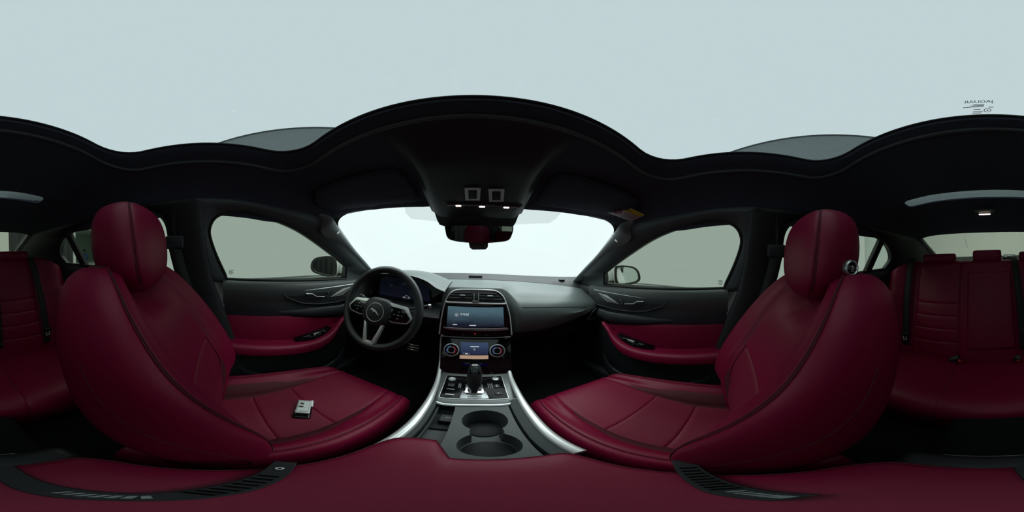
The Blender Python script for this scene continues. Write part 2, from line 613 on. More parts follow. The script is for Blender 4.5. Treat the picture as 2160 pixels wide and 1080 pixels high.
HEADER = [(-.55, .455), (-.53, .495), (-.41, .548), (-.2, .572), (0, .578), (.2, .572), (.41, .548), (.53, .495), (.55, .455)]
head = MB()
# front part, round the sunroof
outer_f = [(-.605, -.53), (.605, -.53), (.605, .40)] + HEADER[::-1] + [(-.605, .40)]
hole_b = [(x, y - .0425) for x, y in rrect(.91, .565, .10, 8)]
hole_t = [(x, y - .045) for x, y in rrect(.85, .5235, .095, 8)]
NA = 160
angs = [2 * math.pi * k / NA for k in range(NA)]
cf = (0, -.0425)
rows = []
rows.append([V(*(lambda q: (q[0], q[1], roof(q[0], q[1]) + .028))(radial(hole_t, cf, a))) for a in angs])
rows.append([V(*(lambda q: (q[0] * 1.012, q[1] * 1.01, roof(q[0], q[1]) + .012))(radial(hole_t, cf, a))) for a in angs])
inner = [radial(hole_b, cf, a) for a in angs]
outer = [radial(outer_f, cf, a) for a in angs]
for t in (0, .03, .08, .16, .3, .45, .6, .75, .88, 1):
    row = []
    for q, p in zip(inner, outer):
        x, y = lerp(q[0], p[0], t), lerp(q[1], p[1], t)
        lip = .006 * (1 - smooth(t / .08)) if t < .08 else 0
        row.append(V(x, y, roof(x, y) + lip))
    rows.append(row)
head.grid(rows, cu=True)
# rear part, round the narrow rear roof window
outer_r = [(.605, -.48), (-.605, -.48), (-.605, -1.2), (-.60, -1.3), (-.4, -1.315), (0, -1.32), (.4, -1.315), (.60, -1.3), (.605, -1.2)]
slot = [(x, y - .752) for x, y in rrect(.80, .085, .03, 6)]
cr = (0, -.752)
angs2 = sorted(set([math.atan2(y + .752, x) for x, y in slot] + [math.atan2(y + .752, x) for x, y in outer_r] + [2 * math.pi * k / 120 - math.pi + .001 for k in range(120)]))
rows = [[V(*(lambda q: (q[0], q[1], roof(q[0], q[1]) + .007))(radial(slot, cr, a))) for a in angs2]]
inner = [radial(slot, cr, a) for a in angs2]
outer = [radial(outer_r, cr, a) for a in angs2]
for t in (0, .05, .15, .3, .5, .7, .85, 1):
    rows.append([V(lerp(q[0], p[0], t), lerp(q[1], p[1], t), roof(lerp(q[0], p[0], t), lerp(q[1], p[1], t))) for q, p in zip(inner, outer)])
head.grid(rows, cu=True)
head.build('headliner', SUEDE, body, angle=50)
# rubber lip running round the sunroof opening
lip = [V(*(lambda q: (q[0] * 1.03, -.0425 + (q[1] + .0425) * 1.04, roof(q[0] * 1.03, q[1]) - .001))(radial(hole_b, cf, a))) for a in angs]
MB().tube(lip, .0055, 8, closed=True).build('sunroof_trim', PILLAR, body)
lip = [V(*(lambda q: (q[0] * 1.004, q[1], roof(q[0], q[1]) + .024))(radial(hole_t, cf, a))) for a in angs]
MB().tube(lip, .004, 8, closed=True).build('sunroof_seal', RUBBER, body)
g = MB()
g.grid([[V(lerp(-.52, .52, i / 20), lerp(-.42, .31, j / 16), roof(lerp(-.44, .44, i / 20), lerp(-.42, .31, j / 16)) + .036) for i in range(21)] for j in range(17)])
roofglass = g.build('sunroof_glass', GLASS_ROOF, body)
g = MB()
g.grid([[V(lerp(-.44, .44, i / 20), lerp(-.83, -.66, j / 6), roof(lerp(-.44, .44, i / 20), lerp(-.83, -.66, j / 6)) + .016) for i in range(21)] for j in range(7)])
g.build('rear_roof_glass', GLASS_ROOF, body)
# maker's print on the sunroof glass, read from outside, so mirrored from below
pc = at(2064, 214.5, z=.352)
text('glass_print', 'JAGUAR', .0125, pc, (1, 0, 0), (0, 1, 0), INK, roofglass)
for dx, dy, wd in ((0, -.009, .018), (.003, -.013, .022), (.002, -.017, .020), (-.020, -.019, .008), (.020, -.017, .014), (.004, -.026, .012), (.003, -.034, .018), (.005, -.039, .016)):
    MB().box(pc + V(dx, dy, 0), (wd, .0016, .0006)).build('glass_print', GREYINK, roofglass)
MB().tube([pc + V(-.014 + .006 * math.cos(a), -.030 + .006 * math.sin(a), 0) for a in [k * math.pi / 8 for k in range(16)]], .0007, 6, closed=True).build('glass_print', GREYINK, roofglass)
MB().box(pc + V(-.014, -.030, 0), (.003, .003, .0006)).build('glass_print', GREYINK, roofglass)

# windscreen
g = MB()
rows = []
for j in range(13):
    t = lerp(-.20, 1, j / 12)
    row = []
    for i in range(25):
        u = -1 + i / 12
        top = V(.60 * u, .60 - .13 * u * u, .195 - .05 * u * u)
        bot = V(.72 * u, 1.20 - .22 * abs(u) ** 2.2, -.150 - .02 * u * u)
        p = top.lerp(bot, t)
        p.z += .02 * math.sin(math.pi * max(0, t))
        row.append(p)
    rows.append(row)
g.grid(rows)
ws = g.build('windscreen', GLASS_FRONT, body)
for pts in ([(852, 428), (926, 424), (945, 470), (868, 462), (856, 450)], [(1080, 474), (1098, 428), (1190, 442), (1172, 462), (1158, 471)]):
    q = [at(*p, y=.60) for p in pts]
    # lay the dotted shade strip on the sloping glass
    q = [V(p.x, .60, p.z) * ((.56 + (.195 - p.z) * 1.35) / .60) for p in q]
    MB().add(q, [list(range(len(q)))]).build('shade_strip', SHADEGLASS, ws)

# black border that joins the headliner to the windscreen
top = [V(x, y, roof(x, y)) for x, y in HEADER]
hd = spline(top, 40)
MB().grid([[p + V(0, 0, .002) for p in hd], [V(p.x * 1.0, p.y + .004, p.z + .012) for p in hd], [V(p.x * 1.06, p.y + .035, p.z + .035) for p in hd], [V(p.x * 1.12, p.y - .05, p.z + .07) for p in hd]]).build('header_rail', RUBBER, body, angle=60)
# rear window
g = MB()
rows = []
for j in range(7):
    t = j / 6
    rows.append([V(lerp(.60, .54, t) * u, lerp(-1.30, -1.80, t) - .04 * (1 - u * u), lerp(.205, -.03, t) - .02 * u * u) for u in [-1 + i / 8 for i in range(17)]])
g.grid(rows)
rw = g.build('rear_window', GLASS_REAR, body)
MB().tube([at(*q, y=-1.36) for q in ((2032, 494), (2034, 500), (2036, 507), (2039, 515), (2041, 522))], .0016, 6).build('loose_wire', GREYINK, rw)
# cabin sides above the belt line, with the window openings
DLO_F = [(.690, -.157), (.674, -.078), (.535, -.005), (.35, .082), (.23, .122), (.13, .143), (.08, .149), (.02, .143), (-.015, .127), (-.034, .098), (-.037, .06), (-.014, -.012), (.034, -.119)]
DLO_R = [(-.19, -.10), (-.20, .04), (-.21, .12), (-.26, .158), (-.40, .168), (-.575, .152), (-.75, .133), (-.85, .104), (-.93, .056), (-.975, -.005), (-.93, -.071), (-.70, -.076)]
def densify(poly):
    # smooth upper outline, straight sill with crisp lower corners
    if poly is DLO_F:
        q = spline([V(y, z, 0) for y, z in poly[1:]], 56)
        return [poly[0]] + [(p.x, p.y) for p in q]
    q = spline([V(y, z, 0) for y, z in poly[:11]], 56)
    return [(p.x, p.y) for p in q] + [poly[11]]
NS = 120
for s, nm in ((-1, 'left'), (1, 'right')):
    c = (.25, 0.0)
    out3 = [(.98, -.17, .69), (.928, -.14, .66), (.81, -.058, .648), (.70, .008, .63), (.60, .066, .603), (.52, .108, .576), (.475, .135, .557), (.455, .152, .552)]
    out3 += [(y, roof(.57, y), .57) for y in (.43, .35, .25, .15, .05, -.05, -.09)]
    out3 += [(-.10, .05, .635), (-.08, -.13, .70), (.2, -.15, .705), (.66, -.19, .71), (.98, -.20, .70)]
    dl = densify(DLO_F)
    aa = sorted(set([math.atan2(p[1] - c[1], p[0] - c[0]) for p in dl + [(q[0], q[1]) for q in out3]]))
    rows = []
    i3 = [radial(dl, c, a) for a in aa]
    o3 = [radial(out3, c, a) for a in aa]
    rows.append([V(s * (side_x(q[1]) + .03), q[0], q[1]) for q in i3])
    for t in (0, .06, .15, .3, .5, .7, .85, .94, 1):
        row = []
        for q, p in zip(i3, o3):
            y, z = lerp(q[0], p[0], t), lerp(q[1], p[1], t)
            x = lerp(side_x(q[1]), p[2], t) - .018 * math.sin(math.pi * t) * (1 if z > -.12 else .1)
            row.append(V(s * x, y, z))
        rows.append(row)
    MB().grid(rows, cu=True).build('pillar_trim', PILLAR, body, angle=60)
    # rear half
    c = (-.58, .04)
    out3 = [(-.10, -.13, .70), (-.10, .05, .635)] + [(y, roof(.57, y), .57) for y in (-.09, -.2, -.35, -.5, -.65, -.8, -.95, -1.1, -1.2)]
    out3 += [(-1.30, .175, .57), (-1.42, .12, .558), (-1.62, .03, .54), (-1.74, -.03, .53), (-1.74, -.16, .55), (-1.0, -.16, .69)]
    dl = densify(DLO_R)
    aa = sorted(set([math.atan2(p[1] - c[1], p[0] - c[0]) for p in dl + [(q[0], q[1]) for q in out3]]))
    i3 = [radial(dl, c, a) for a in aa]
    o3 = [radial(out3, c, a) for a in aa]
    rows = [[V(s * (side_x(q[1]) + .03), q[0], q[1]) for q in i3]]
    for t in (0, .08, .2, .4, .6, .8, .92, 1):
        rows.append([V(s * (lerp(side_x(q[1]), p[2], t) - .015 * math.sin(math.pi * t)), lerp(q[0], p[0], t), lerp(q[1], p[1], t)) for q, p in zip(i3, o3)])
    MB().grid(rows, cu=True).build('pillar_trim', BLACK, body, angle=60)
    # quarter light behind the divider bar of the rear door
    gz = [(lerp(-.58, y, 1.02), lerp(.04, z, 1.08)) for y, z in densify(DLO_R)]
    gz = [(min(-.77 - .22 * z, y), z) for y, z in gz]
    MB().add([V(s * (.70 - .38 * (z + .12) + .028), y, z) for y, z in gz], [list(range(len(gz)))]).build('quarter_light', GLASS_SIDE, body)
    # padded A pillar cover along the edge of the windscreen
    wb = [(.985, -.178, .672), (.955, -.158, .667), (.928, -.138, .660), (.87, -.098, .656), (.81, -.058, .648), (.70, .008, .630), (.60, .066, .603), (.52, .108, .576), (.475, .135, .557), (.458, .150, .551), (.443, .163, .554), (.415, .176, .560), (.36, .188, .566)]
    wb = spline([V(s * x, y, z) for y, z, x in wb], 44)
    rows = []
    for k, p in enumerate(wb):
        dv = V(0, .25 - p.y, 0.0 - p.z)
        dv = dv.normalized()
        f_ = 1 - .62 * smooth((k - 25) / 16)
        rows.append([p + dv * (t * f_) + V(s * (dx * (f_ if dx < 0 else 1) + .006 * (1 - f_)), 0, 0) for t, dx in ((-.035, .030), (-.012, .010), (0, -.004), (.012, -.016), (.028, -.022), (.048, -.018), (.066, -.006), (.085, .016))])
    MB().grid(rows).build('a_pillar_trim', PILLARLIT, body, angle=70)
    # rounded upper corner of the windscreen border
    A_, B_, C_ = V(s * .563, .494, .124), V(s * .552, .452, .166), V(s * .490, .525, roof(.490, .525) + .004)
    fil = [A_ * (1 - t) ** 2 + (B_.lerp((A_ + C_) / 2, .25)) * 2 * t * (1 - t) + C_ * t * t for t in [k / 10 for k in range(11)]]
    fil = [p + V(0, .006, .002) for p in fil]
    MB().add([B_ + V(s * .030, -.02, .018), A_ + V(s * .03, .02, .0)] + fil, [[0, 1, 2]] + [[0, k + 2, k + 3] for k in range(10)]).build('windscreen_corner', RUBBER, body)
    MB().rbox((s * .715, .90, -.205), (.09, .22, .06), .02).build('dash_corner', BLACK, body)
    # B pillar cover with its rounded front rib
    rings = []
    for z, x, y, hy in ((.175, .578, -.115, .055), (.10, .605, -.118, .060), (0, .640, -.115, .066), (-.12, .672, -.098, .072), (-.25, .68, -.06, .082), (-.45, .685, -.02, .10), (-.78, .695, .03, .12)):
        rings.append([V(s * (x - .026 * max(0, math.cos(a)) ** .8 + .02 * max(0, -math.cos(a))), y + hy * math.sin(a), z) for a in [2 * math.pi * k / 24 for k in range(24)]])
    MB().loft(rings).build('b_pillar_trim', BLACK, body, angle=60)
    # C pillar rib beside the rear window; its lit edge is painted in grey
    MB().tube([V(s * .562, -1.30, .172), V(s * .552, -1.42, .11), V(s * .535, -1.60, .03)], .022, 10, flat=.6).build('c_pillar_trim', INSERT, body)
    # sill with bright tread strip
    MB().rbox((s * .70, .20, -.80), (.10, 1.5, .10), .02).build('sill', BLACK, body)
    MB().rbox((s * .672, .22, -.748), (.035, .62, .008), .003).build('tread_plate', DKMETAL, body)
    # airbag badge on the A pillar
    MB().rbox(at(1300 if s > 0 else 713, 508 if s > 0 else 491, x=s * .545), (.004, .018, .007), .0015, Matrix.Rotation(math.radians(35) * 1, 3, 'X')).build('airbag_badge', SATIN, body)

m = MB()
m.grid([[V(lerp(-.72, .72, i / 12), y, z) for i in range(13)] for y, z in ((-1.15, -.60), (-.95, -.80), (-.8, -.845), (.85, -.845), (1.02, -.80), (1.22, -.55), (1.22, -.17))])
m.build('floor_carpet', CARPET, body, angle=60)
MB().rbox((0, .05, -.76), (.24, 2.0, .20), .05).build('tunnel', CARPET, body)
for s in (-1, 1):
    MB().grid([[V(s * .695, y, z), V(s * .69, y, (z - .85) / 2), V(s * .68, y, -.85)] for y, z in ((.70, -.30), (.80, -.30), (1.0, -.25), (1.24, -.18))]).build('kick_panel', CARPET, body)
m = MB()
m.grid([[V(lerp(-.70, .70, i / 10), y, z) for i in range(11)] for y, z in ((-1.16, -.85), (-1.16, -.07), (-1.80, -.05), (-1.80, .0))])
m.build('parcel_shelf', SHELF, body, angle=40)
# painted outside: bonnet, cowl, underbody
m = MB()
m.grid([[V(lerp(-.78, .78, i / 14), lerp(1.16, 2.15, j / 8) - .12 * ((i - 7) / 7) ** 2, -.185 - .26 * (j / 8) ** 2 - .10 * abs((i - 7) / 7) ** 3) for i in range(15)] for j in range(9)])
m.build('bonnet', WHITEPAINT, body)
m = MB()
m.grid([[V(lerp(-.74, .74, i / 10), y, z) for i in range(11)] for y, z in ((1.22, -.17), (1.26, -.20))])
m.build('cowl', BLACK, body)
m = MB()
m.grid([[V(x, y, z) for x, z in ((-.80, -.3), (-.80, -.88), (.80, -.88), (.80, -.3))] for y in (-1.2, 1.25)])
m.build('underbody', BLACK, body)

# ------------------------------------------------------------------ car doors
def ypoly(m, poly, s, x0, x1, r=0.0, inset=.003):
    """slab on the door: polygon in (y, z), from x1 (door side) in to x0 (cabin side)"""
    p = roundpoly(poly, r) if r else poly
    if s > 0:
        m.prism([(-q[0], q[1]) for q in p], (s * x1, 0, 0), (0, -1, 0), (0, 0, 1), abs(x1 - x0), inset)
    else:
        m.prism([(q[0], q[1]) for q in p], (s * x1, 0, 0), (0, 1, 0), (0, 0, 1), abs(x1 - x0), inset)
    return m

for s, nm in ((-1, 'left'), (1, 'right')):
    lab = ('front car door with red leather armrest, left of the steering wheel' if s < 0 else
           'front car door with red leather armrest, right of the dashboard')
    d = struct(thing('door_1' if s < 0 else 'door_2', lab, 'car door', (s * .75, .35, -.80)))
    sk = MB().grid([[V(s * (.80 + .05 * math.sin(math.pi * j / 8)), lerp(-.04, 1.22, i / 10), lerp(-.13 - .04 * i / 10, -.86, j / 8)) for i in range(11)] for j in range(9)])
    sk.build('outer_skin', WHITEPAINT, d)
    MB().grid([[V(s * x, lerp(-.04, 1.0, i / 10), z - .04 * i / 10) for i in range(11)] for x, z in ((.70, -.118), (.76, -.135), (.81, -.135))]).build('window_ledge', RUBBER, d)
    # glass
    gz = [(lerp(.25, y, 1.03), lerp(0, z, 1.06)) for y, z in densify(DLO_F)]
    gl = MB().add([V(s * (.70 - .38 * (z + .12) + .026), y, z) for y, z in gz], [list(range(len(gz)))]).build('window_glass', GLASS_SIDE, d)
    mk = at(487 if s < 0 else 1520, 574 if s < 0 else 596, x=s * .715)
    for k in range(4):
        MB().box(mk + V(0, (.002, -.001, .001, 0)[k], .008 - k * .0055), (.0008, (.020, .016, .022, .014)[k], .0022)).build('glass_print', GREYINK, gl)
    loop = [V(s * (side_x(q[1]) - .002), q[0], q[1]) for q in densify(DLO_F)]
    MB().tube(loop, .006, 8, closed=True, up=(1, 0, 0)).build('window_seal', RUBBER, d)
    # upper pad with a rounded shoulder
    def belt(y):
        return keyed([(-.1, -.113), (.03, -.119), (.66, -.157), (.95, -.165)], y)
    rows = []
    for k in range(25):
        y = lerp(.015, .80, k / 24)
        b = belt(y)
        rows.append([V(s * x, y, z) for x, z in ((.725, b - .004), (.705, b + .000), (.685, b - .006), (.674, b - .020), (.672, b - .05), (.678, b - .08), (.692, b - .11))])
    MB().grid(rows).build('upper_pad', BELTPAD, d, angle=60)
    # middle panel
    m = MB()
    ypoly(m, [(.02, -.20), (.02, -.285), (.066, -.288), (.301, -.315), (.644, -.398), (.80, -.41), (.80, -.20)], s, .688, .72)
    m.build('middle_panel', DOORBLK, d, bevel=0)
    m = MB()
    m.tube([V(s * .685, .80, -.335), V(s * .672, .62, -.335), V(s * .676, .45, -.312), V(s * .690, .26, -.288)], .03, 10, up=(1, 0, 0), flat=.55, taper=[1, 1, .8, .2])
    m.build('crease', DOORBLK, d)
    # spear shaped trim with handle bowl
    sp = MB()
    ypoly(sp, [(.75, -.193), (.275, -.186), (.30, -.215), (.376, -.252), (.47, -.272), (.582, -.284), (.75, -.284)], s, .676, .70, .0, .004)
    spear = sp.build('trim_spear', SPEAR, d)
    MB().tube([V(s * .6745, .75, -.1915), V(s * .6745, .5, -.188), V(s * .6745, .272, -.185)], .0022, 6).build('bright_strip', SATIN, spear)
    MB().tube([V(s * .6745, .275, -.187), V(s * .6745, .30, -.214), V(s * .6745, .376, -.250), V(s * .6745, .47, -.270), V(s * .6745, .582, -.281), V(s * .6745, .75, -.282)], .0024, 6).build('lower_strip', DOORBLK, spear)
    m = MB()
    ypoly(m, [(.725, -.204), (.640, -.207), (.552, -.245), (.640, -.247)], s, .671, .678, .004, .002)
    m.build('speaker_insert', INSERT, spear)
    m = MB()
    ypoly(m, [(.575, -.203), (.39, -.197), (.40, -.232), (.44, -.248), (.54, -.250)], s, .6745, .68, .012, .001)
    m.build('handle_bowl', BLACK, spear)
    hp = [at(p[0], p[1], x=.662) for p in ((1318, 641), (1336, 641), (1345, 636), (1358, 636))]
    MB().tube([V(s * p.x, p.y, p.z) for p in hp], .003, 8, up=(1, 0, 0), flat=1.3).build('door_handle', DKMETAL, d)
    m = MB()
    for py, pz in ((.535, -.218), (.530, -.236)):
        m.box((s * .672, py, pz), (.004, .010, .010))
    m.build('lock_button', DKMETAL, d)
    # red panel and armrest
    m = MB()
    ypoly(m, [(.03, -.284), (.066, -.284), (.301, -.312), (.64, -.392), (.62, -.43), (.53, -.49), (.40, -.50), (.06, -.47), (.03, -.46)], s, .682, .71, .0, .004)
    m.build('red_panel', RED, d)
    path = [(.655, -.385, .665), (.60, -.412, .655), (.555, -.450, .648), (.50, -.478, .640), (.43, -.488, .634), (.33, -.478, .630), (.20, -.455, .630), (.10, -.436, .632), (.045, -.428, .636)]
    cen = spline([V(s * p[2], p[0], p[1]) for p in path], 40)
    rings = []
    for k, p in enumerate(cen):
        t = k / 39
        hz = lerp(.012, .030, smooth(t / .45))
        hx = lerp(.014, .026, smooth(t / .4))
        rings.append([p + V(s * (hx * math.copysign(abs(math.cos(a)) ** .7, math.cos(a))), 0, hz * math.copysign(abs(math.sin(a)) ** .7, math.sin(a))) for a in [2 * math.pi * q / 20 for q in range(20)]])
    arm = MB().loft(rings).build('armrest', RED, d, angle=60)
    # ledge between armrest and panel
    MB().grid([[V(s * x, p.y, p.z + lerp(.012, .026, smooth(k / 39 / .45))) for x in (abs(p.x), .69)] for k, p in enumerate(cen) if k > 6]).build('armrest_ledge', RED, d)
    m = MB()
    sw = [V(s * p[2], p[0], p[1] + .0265) for p in ((.545, -.452, .655), (.50, -.474, .648), (.43, -.484, .642), (.335, -.474, .652), (.345, -.470, .682), (.54, -.448, .684))]
    m.add(sw, [list(range(6))])
    pod = m.build('switch_panel', GLOSS, d, solid=.006)
    for k in range(4 if s < 0 else 1):
        yy = .50 - .03 * (k // 2)
        xx = .655 + .016 * (k % 2)
        MB().rbox((s * xx, yy, -.474 + .031 + (.01 if yy > .49 else 0)), (.011, .020, .007), .003).build('window_switch', BLACK, pod)
        MB().rbox((s * (xx), yy - .009, -.474 + .035 + (.01 if yy > .49 else 0)), (.009, .003, .002), .001).build('switch_mark', DKMETAL, pod)
    # lower panel and map pocket
    m = MB()
    ypoly(m, [(.03, -.45), (.06, -.80), (.76, -.82), (.80, -.40), (.62, -.42), (.5, -.49), (.3, -.49)], s, .695, .73, .0, .004)
    m.build('lower_panel', BLACK, d)
    pk = spline([V(s * .68, .66, -.62), V(s * .655, .58, -.675), V(s * .642, .44, -.685), V(s * .642, .28, -.665), V(s * .655, .14, -.615), V(s * .685, .06, -.56)], 30)
    m = MB().grid([[p + V(s * q[0], 0, q[1]) for q in ((.012, -.004), (.004, .004), (-.004, .003), (-.008, -.006), (0, -.10), (.02, -.16))] for p in pk])
    m.build('map_pocket', DOORBLK, d, angle=60)

# rear doors: mostly hidden behind the front seats
for s in (-1, 1):
    lab = ('left rear door with tinted window, seen behind the driver headrest' if s < 0 else
           'right rear door with tinted window, seen behind the passenger headrest')
    d = struct(thing('door_3' if s < 0 else 'door_4', lab, 'car door', (s * .75, -.55, -.80)))
    MB().grid([[V(s * (.80 + .05 * math.sin(math.pi * j / 8)), lerp(-.05, -1.20, i / 10), lerp(-.13 + .03 * i / 10, -.86, j / 8)) for i in range(11)] for j in range(9)]).build('outer_skin', WHITEPAINT, d)
    gz = [(max(-.80 - .22 * z, lerp(-.58, y, 1.03)), lerp(.04, z, 1.08)) for y, z in densify(DLO_R)]
    MB().add([V(s * (.70 - .38 * (z + .12) + .026), y, z) for y, z in gz], [list(range(len(gz)))]).build('window_glass', GLASS_SIDE, d)
    m = MB()
    q = [(-.735, -.085), (-.79, -.085), (-.848, .118), (-.80, .135)]
    b0 = [V(s * (side_x(p[1]) + .0), p[0], p[1]) for p in q]
    b1 = [V(s * (side_x(p[1]) + .032), p[0], p[1]) for p in q]
    m.loft([b0, b1])
    m.build('divider_bar', RUBBER, d, bevel=.004)
    loop = [V(s * (side_x(q[1]) - .002), q[0], q[1]) for q in densify(DLO_R)]
    MB().tube(loop, .006, 8, closed=True, up=(1, 0, 0)).build('window_seal', RUBBER, d)
    rows = []
    for k in range(20):
        y = lerp(-.12, -1.02, k / 19)
        b = keyed([(-1.02, -.068), (-.7, -.078), (-.12, -.105)], y)
        rows.append([V(s * x, y, z) for x, z in ((.735, b - .01), (.700, b + .002), (.682, b - .008), (.668, b - .03), (.668, b - .08), (.685, b - .13), (.69, -.80))])
    MB().grid(rows).build('door_panel', DOORBLK, d, angle=50)
    m = MB()
    m.tube([V(s * .655, y, -.42) for y in (-.16, -.3, -.45, -.60)], .035, 12, up=(1, 0, 0), flat=.8, taper=[.6, 1, 1, .5])
    m.build('armrest', RED, d)

# ------------------------------------------------------------------ dashboard
def onplane(px, py, O, n):
    v = ray(px, py)
    return v * (Vector(O).dot(n) / v.dot(n))

class Plane:
    """a tilted flat face of the dash or console with its own 2D coordinates"""
    def __init__(self, O, top):
        self.O = Vector(O)
        self.U = V(1, 0, 0)
        self.W = (Vector(top) - self.O).normalized()
        self.N = self.U.cross(self.W).normalized()
    def uv(self, px, py, lift=0.0):
        p = onplane(px, py, self.O + self.N * lift, self.N) - self.O
        return (p.dot(self.U), p.dot(self.W))
    def p(self, u, v, h=0.0):
        return self.O + self.U * u + self.W * v + self.N * h
    def prism(self, m, poly, h0, h1, inset=.001):
        return m.prism(poly, self.p(0, 0, h0), self.U, self.W, h1 - h0, inset)

dash = thing('dashboard', 'dark grey soft dashboard spanning the car below the windscreen', 'dashboard', (0, .85, -.42))

def dash_back(x):
    a = abs(x) / .67
    return (.965 - .085 * a ** 2.4, -.141 - .062 * a ** 2.2)

def dash_profile(x):
    a = min(1.0, abs(x) / .70)
    yb, zb = dash_back(x)
    e = smooth((a - .72) / .28)
    lipz = lerp(-.378, -.335, smooth((abs(x) - .3) / .36))
    xs = abs(x - .008)
    g = smooth((xs - .115) / .10)
    k = .040 * (1 - smooth((xs - .152) / .035))
    pts = [(yb, zb), (lerp(yb, .80, .45), zb - .006 - .006 * g), (.80 + .01 * e + k * .4, zb - .006 - .026 * g), (.755 + .01 * e + k * .5, zb - .009 - .049 * g), (.728 + .012 * e + k * .9, zb - .016 - .064 * g), (.708 + .018 * e + k, zb - .070 - .045 * g), (.702 + .02 * e + k, lerp(zb, lipz, .72)), (.712 + .02 * e + k * .6, lipz + .012), (.735 + .02 * e + k * .3, lipz), (.80, lipz - .02), (1.05, lipz - .05)]
    return spline([V(x, y, z) for y, z in pts], 44)

m = MB()
m.grid([dash_profile(lerp(-.150, .715, (k / 70))) for k in range(71)])
pad = m.build('passenger_pad', DASH, dash, angle=70)
# airbag tear seam on the passenger pad
MB().tube([dash_profile(x)[19] + V(0, -.0005, .0008) for x in [lerp(.22, .60, k / 16) for k in range(17)]], .0012, 6).build('airbag_seam', BLACK, pad)
# driver end of the dash, outboard of the instrument hood
m = MB()
m.grid([dash_profile(lerp(-.72, -.575, k / 10)) for k in range(11)])
m.build('driver_end_pad', DASH, dash, angle=70)
# raised band along the foot of the windscreen
m = MB()
rows = []
for k in range(41):
    x = lerp(-.70, .70, k / 40)
    yb, zb = dash_back(x)
    dy = .17 - .10 * (abs(x) / .70) ** 2
    up = .050 * (abs(x) / .66) ** 3
    rows.append([V(x, yb - .004, zb - .012), V(x, yb + .002, zb + .002), V(x, yb + dy * .5, zb + .010 + up * .5), V(x, yb + dy, zb + .020 + up), V(x, yb + dy + .02, zb + .018 + up), V(x, yb + dy + .06, zb - .02)])
m.grid(rows)
band = m.build('windscreen_band', BLACK, dash, angle=50)
for px in (1003,):
    c = at(px, 583.5, y=1.02)
    MB().rbox(c + V(0, 0, .004), (.085, .030, .012), .004).build('sensor', DOORBLK, dash)
c = at(1185, 590.5, y=.97)
MB().lathe([(.022, 0), (.022, .004), (.016, .006), (0.0, .006)], c, (0, 0, 1), 20).build('tweeter_grille', BLACK, dash)
c = at(1003, 580.5, y=1.10)
MB().rbox(c, (.020, .012, .010), .004).build('light_sensor', DKMETAL, dash)

# instrument hood
near = [(-.610, -.245), (-.590, -.165), (-.545, -.123), (-.46, -.100), (-.37, -.094), (-.28, -.098), (-.215, -.115), (-.165, -.140), (-.125, -.155)]
far = [(-.640, -.20), (-.605, -.150), (-.55, -.120), (-.46, -.104), (-.37, -.098), (-.28, -.103), (-.215, -.118), (-.165, -.136), (-.125, -.146)]
lo = [(-.580, -.245), (-.560, -.172), (-.525, -.140), (-.455, -.120), (-.37, -.113), (-.285, -.118), (-.230, -.136), (-.195, -.168), (-.190, -.200)]
m = MB()
n = 40
f3 = spline([V(x, .93, z) for x, z in far], n)
n3 = spline([V(x, .705 - (.015 if i > 6 else 0), z) for i, (x, z) in enumerate(near)], n)
l3 = spline([V(x, .715, z) for x, z in lo], n)
b3 = spline([V(x * .98 - .006, .815, z - .006) for x, z in lo], n)
mid = [a.lerp(b, .5) + V(0, 0, .006) for a, b in zip(f3, n3)]
lip_ = [a + V(0, -.008, -.004) for a in n3]
m.grid([f3, mid, [a + V(0, .02, .003) for a in n3], n3, lip_, [a.lerp(b, .35) + V(0, -.004, 0) for a, b in zip(n3, l3)], l3, b3])
m.build('instrument_hood', DASH, dash, angle=60)
clus = thing('instrument_cluster', 'dim digital instrument display behind the steering wheel', 'display', (-.38, .81, -.30))
m = MB()
pc_ = [(p.x, p.z) for p in b3] + [(-.19, -.33), (-.58, -.33)]
m.prism([(x, z) for x, z in pc_], (0, .835, 0), (1, 0, 0), (0, 0, 1), .022)
m.build('surround', BLACK, clus)
m = MB().prism(roundpoly([(-.53, -.135), (-.235, -.140), (-.225, -.262), (-.535, -.262)], .02), (0, .812, 0), (1, 0, 0), (0, 0, 1), .003)
cd = m.build('display', DISP3, clus)
# little car drawing on the cluster display
cx, cz = at(857, 628, y=.807).x, at(857, 628, y=.807).z
k = .00145
car2 = [(-17, -1), (-16, 3), (-8, 4), (-3, 8), (5, 8), (11, 4), (17, 2), (17, -1), (13, -1), (11.5, 1.2), (8.5, 1.2), (7, -1), (-7, -1), (-8.5, 1.2), (-11.5, 1.2), (-13, -1)]
MB().tube([V(cx + a * k * .9, .8075, cz + b * k) for a, b in car2], .0009, 5, closed=True).build('car_icon', TXTDIM, cd)
for a in (-10, 10):
    MB().lathe([(.0032, 0), (.0032, .0006), (.002, .0006)], (cx + a * k * .9, .809, cz - .0015), (0, -1, 0), 14).build('wheel_icon', TXTDIM, cd)
MB().box((cx + .030, .808, cz - .040), (.022, .0006, .0012)).build('icon_line', TXTDIM, cd)
MB().box((cx + .045, .808, cz - .052), (.008, .0006, .008)).build('icon_line', TXTDIM, cd)
# lower fascia under the instruments and knee panels
m = MB()
m.grid([[V(x, .80 - .02 * q, z) for x in (-.70, -.5, -.3, -.15)] for q, z in ((0, -.245), (4, -.262), (5.5, -.29), (4, -.36), (1, -.45), (-6, -.56))])
m.build('knee_panel', BLACK, dash, angle=60)
m = MB()
m.grid([[V(x, y, z) for x in (.12, .3, .5, .70)] for y, z in ((.82, -.375), (.80, -.40), (.82, -.50), (.95, -.60))])
m.build('glovebox', BLACK, dash, angle=60)
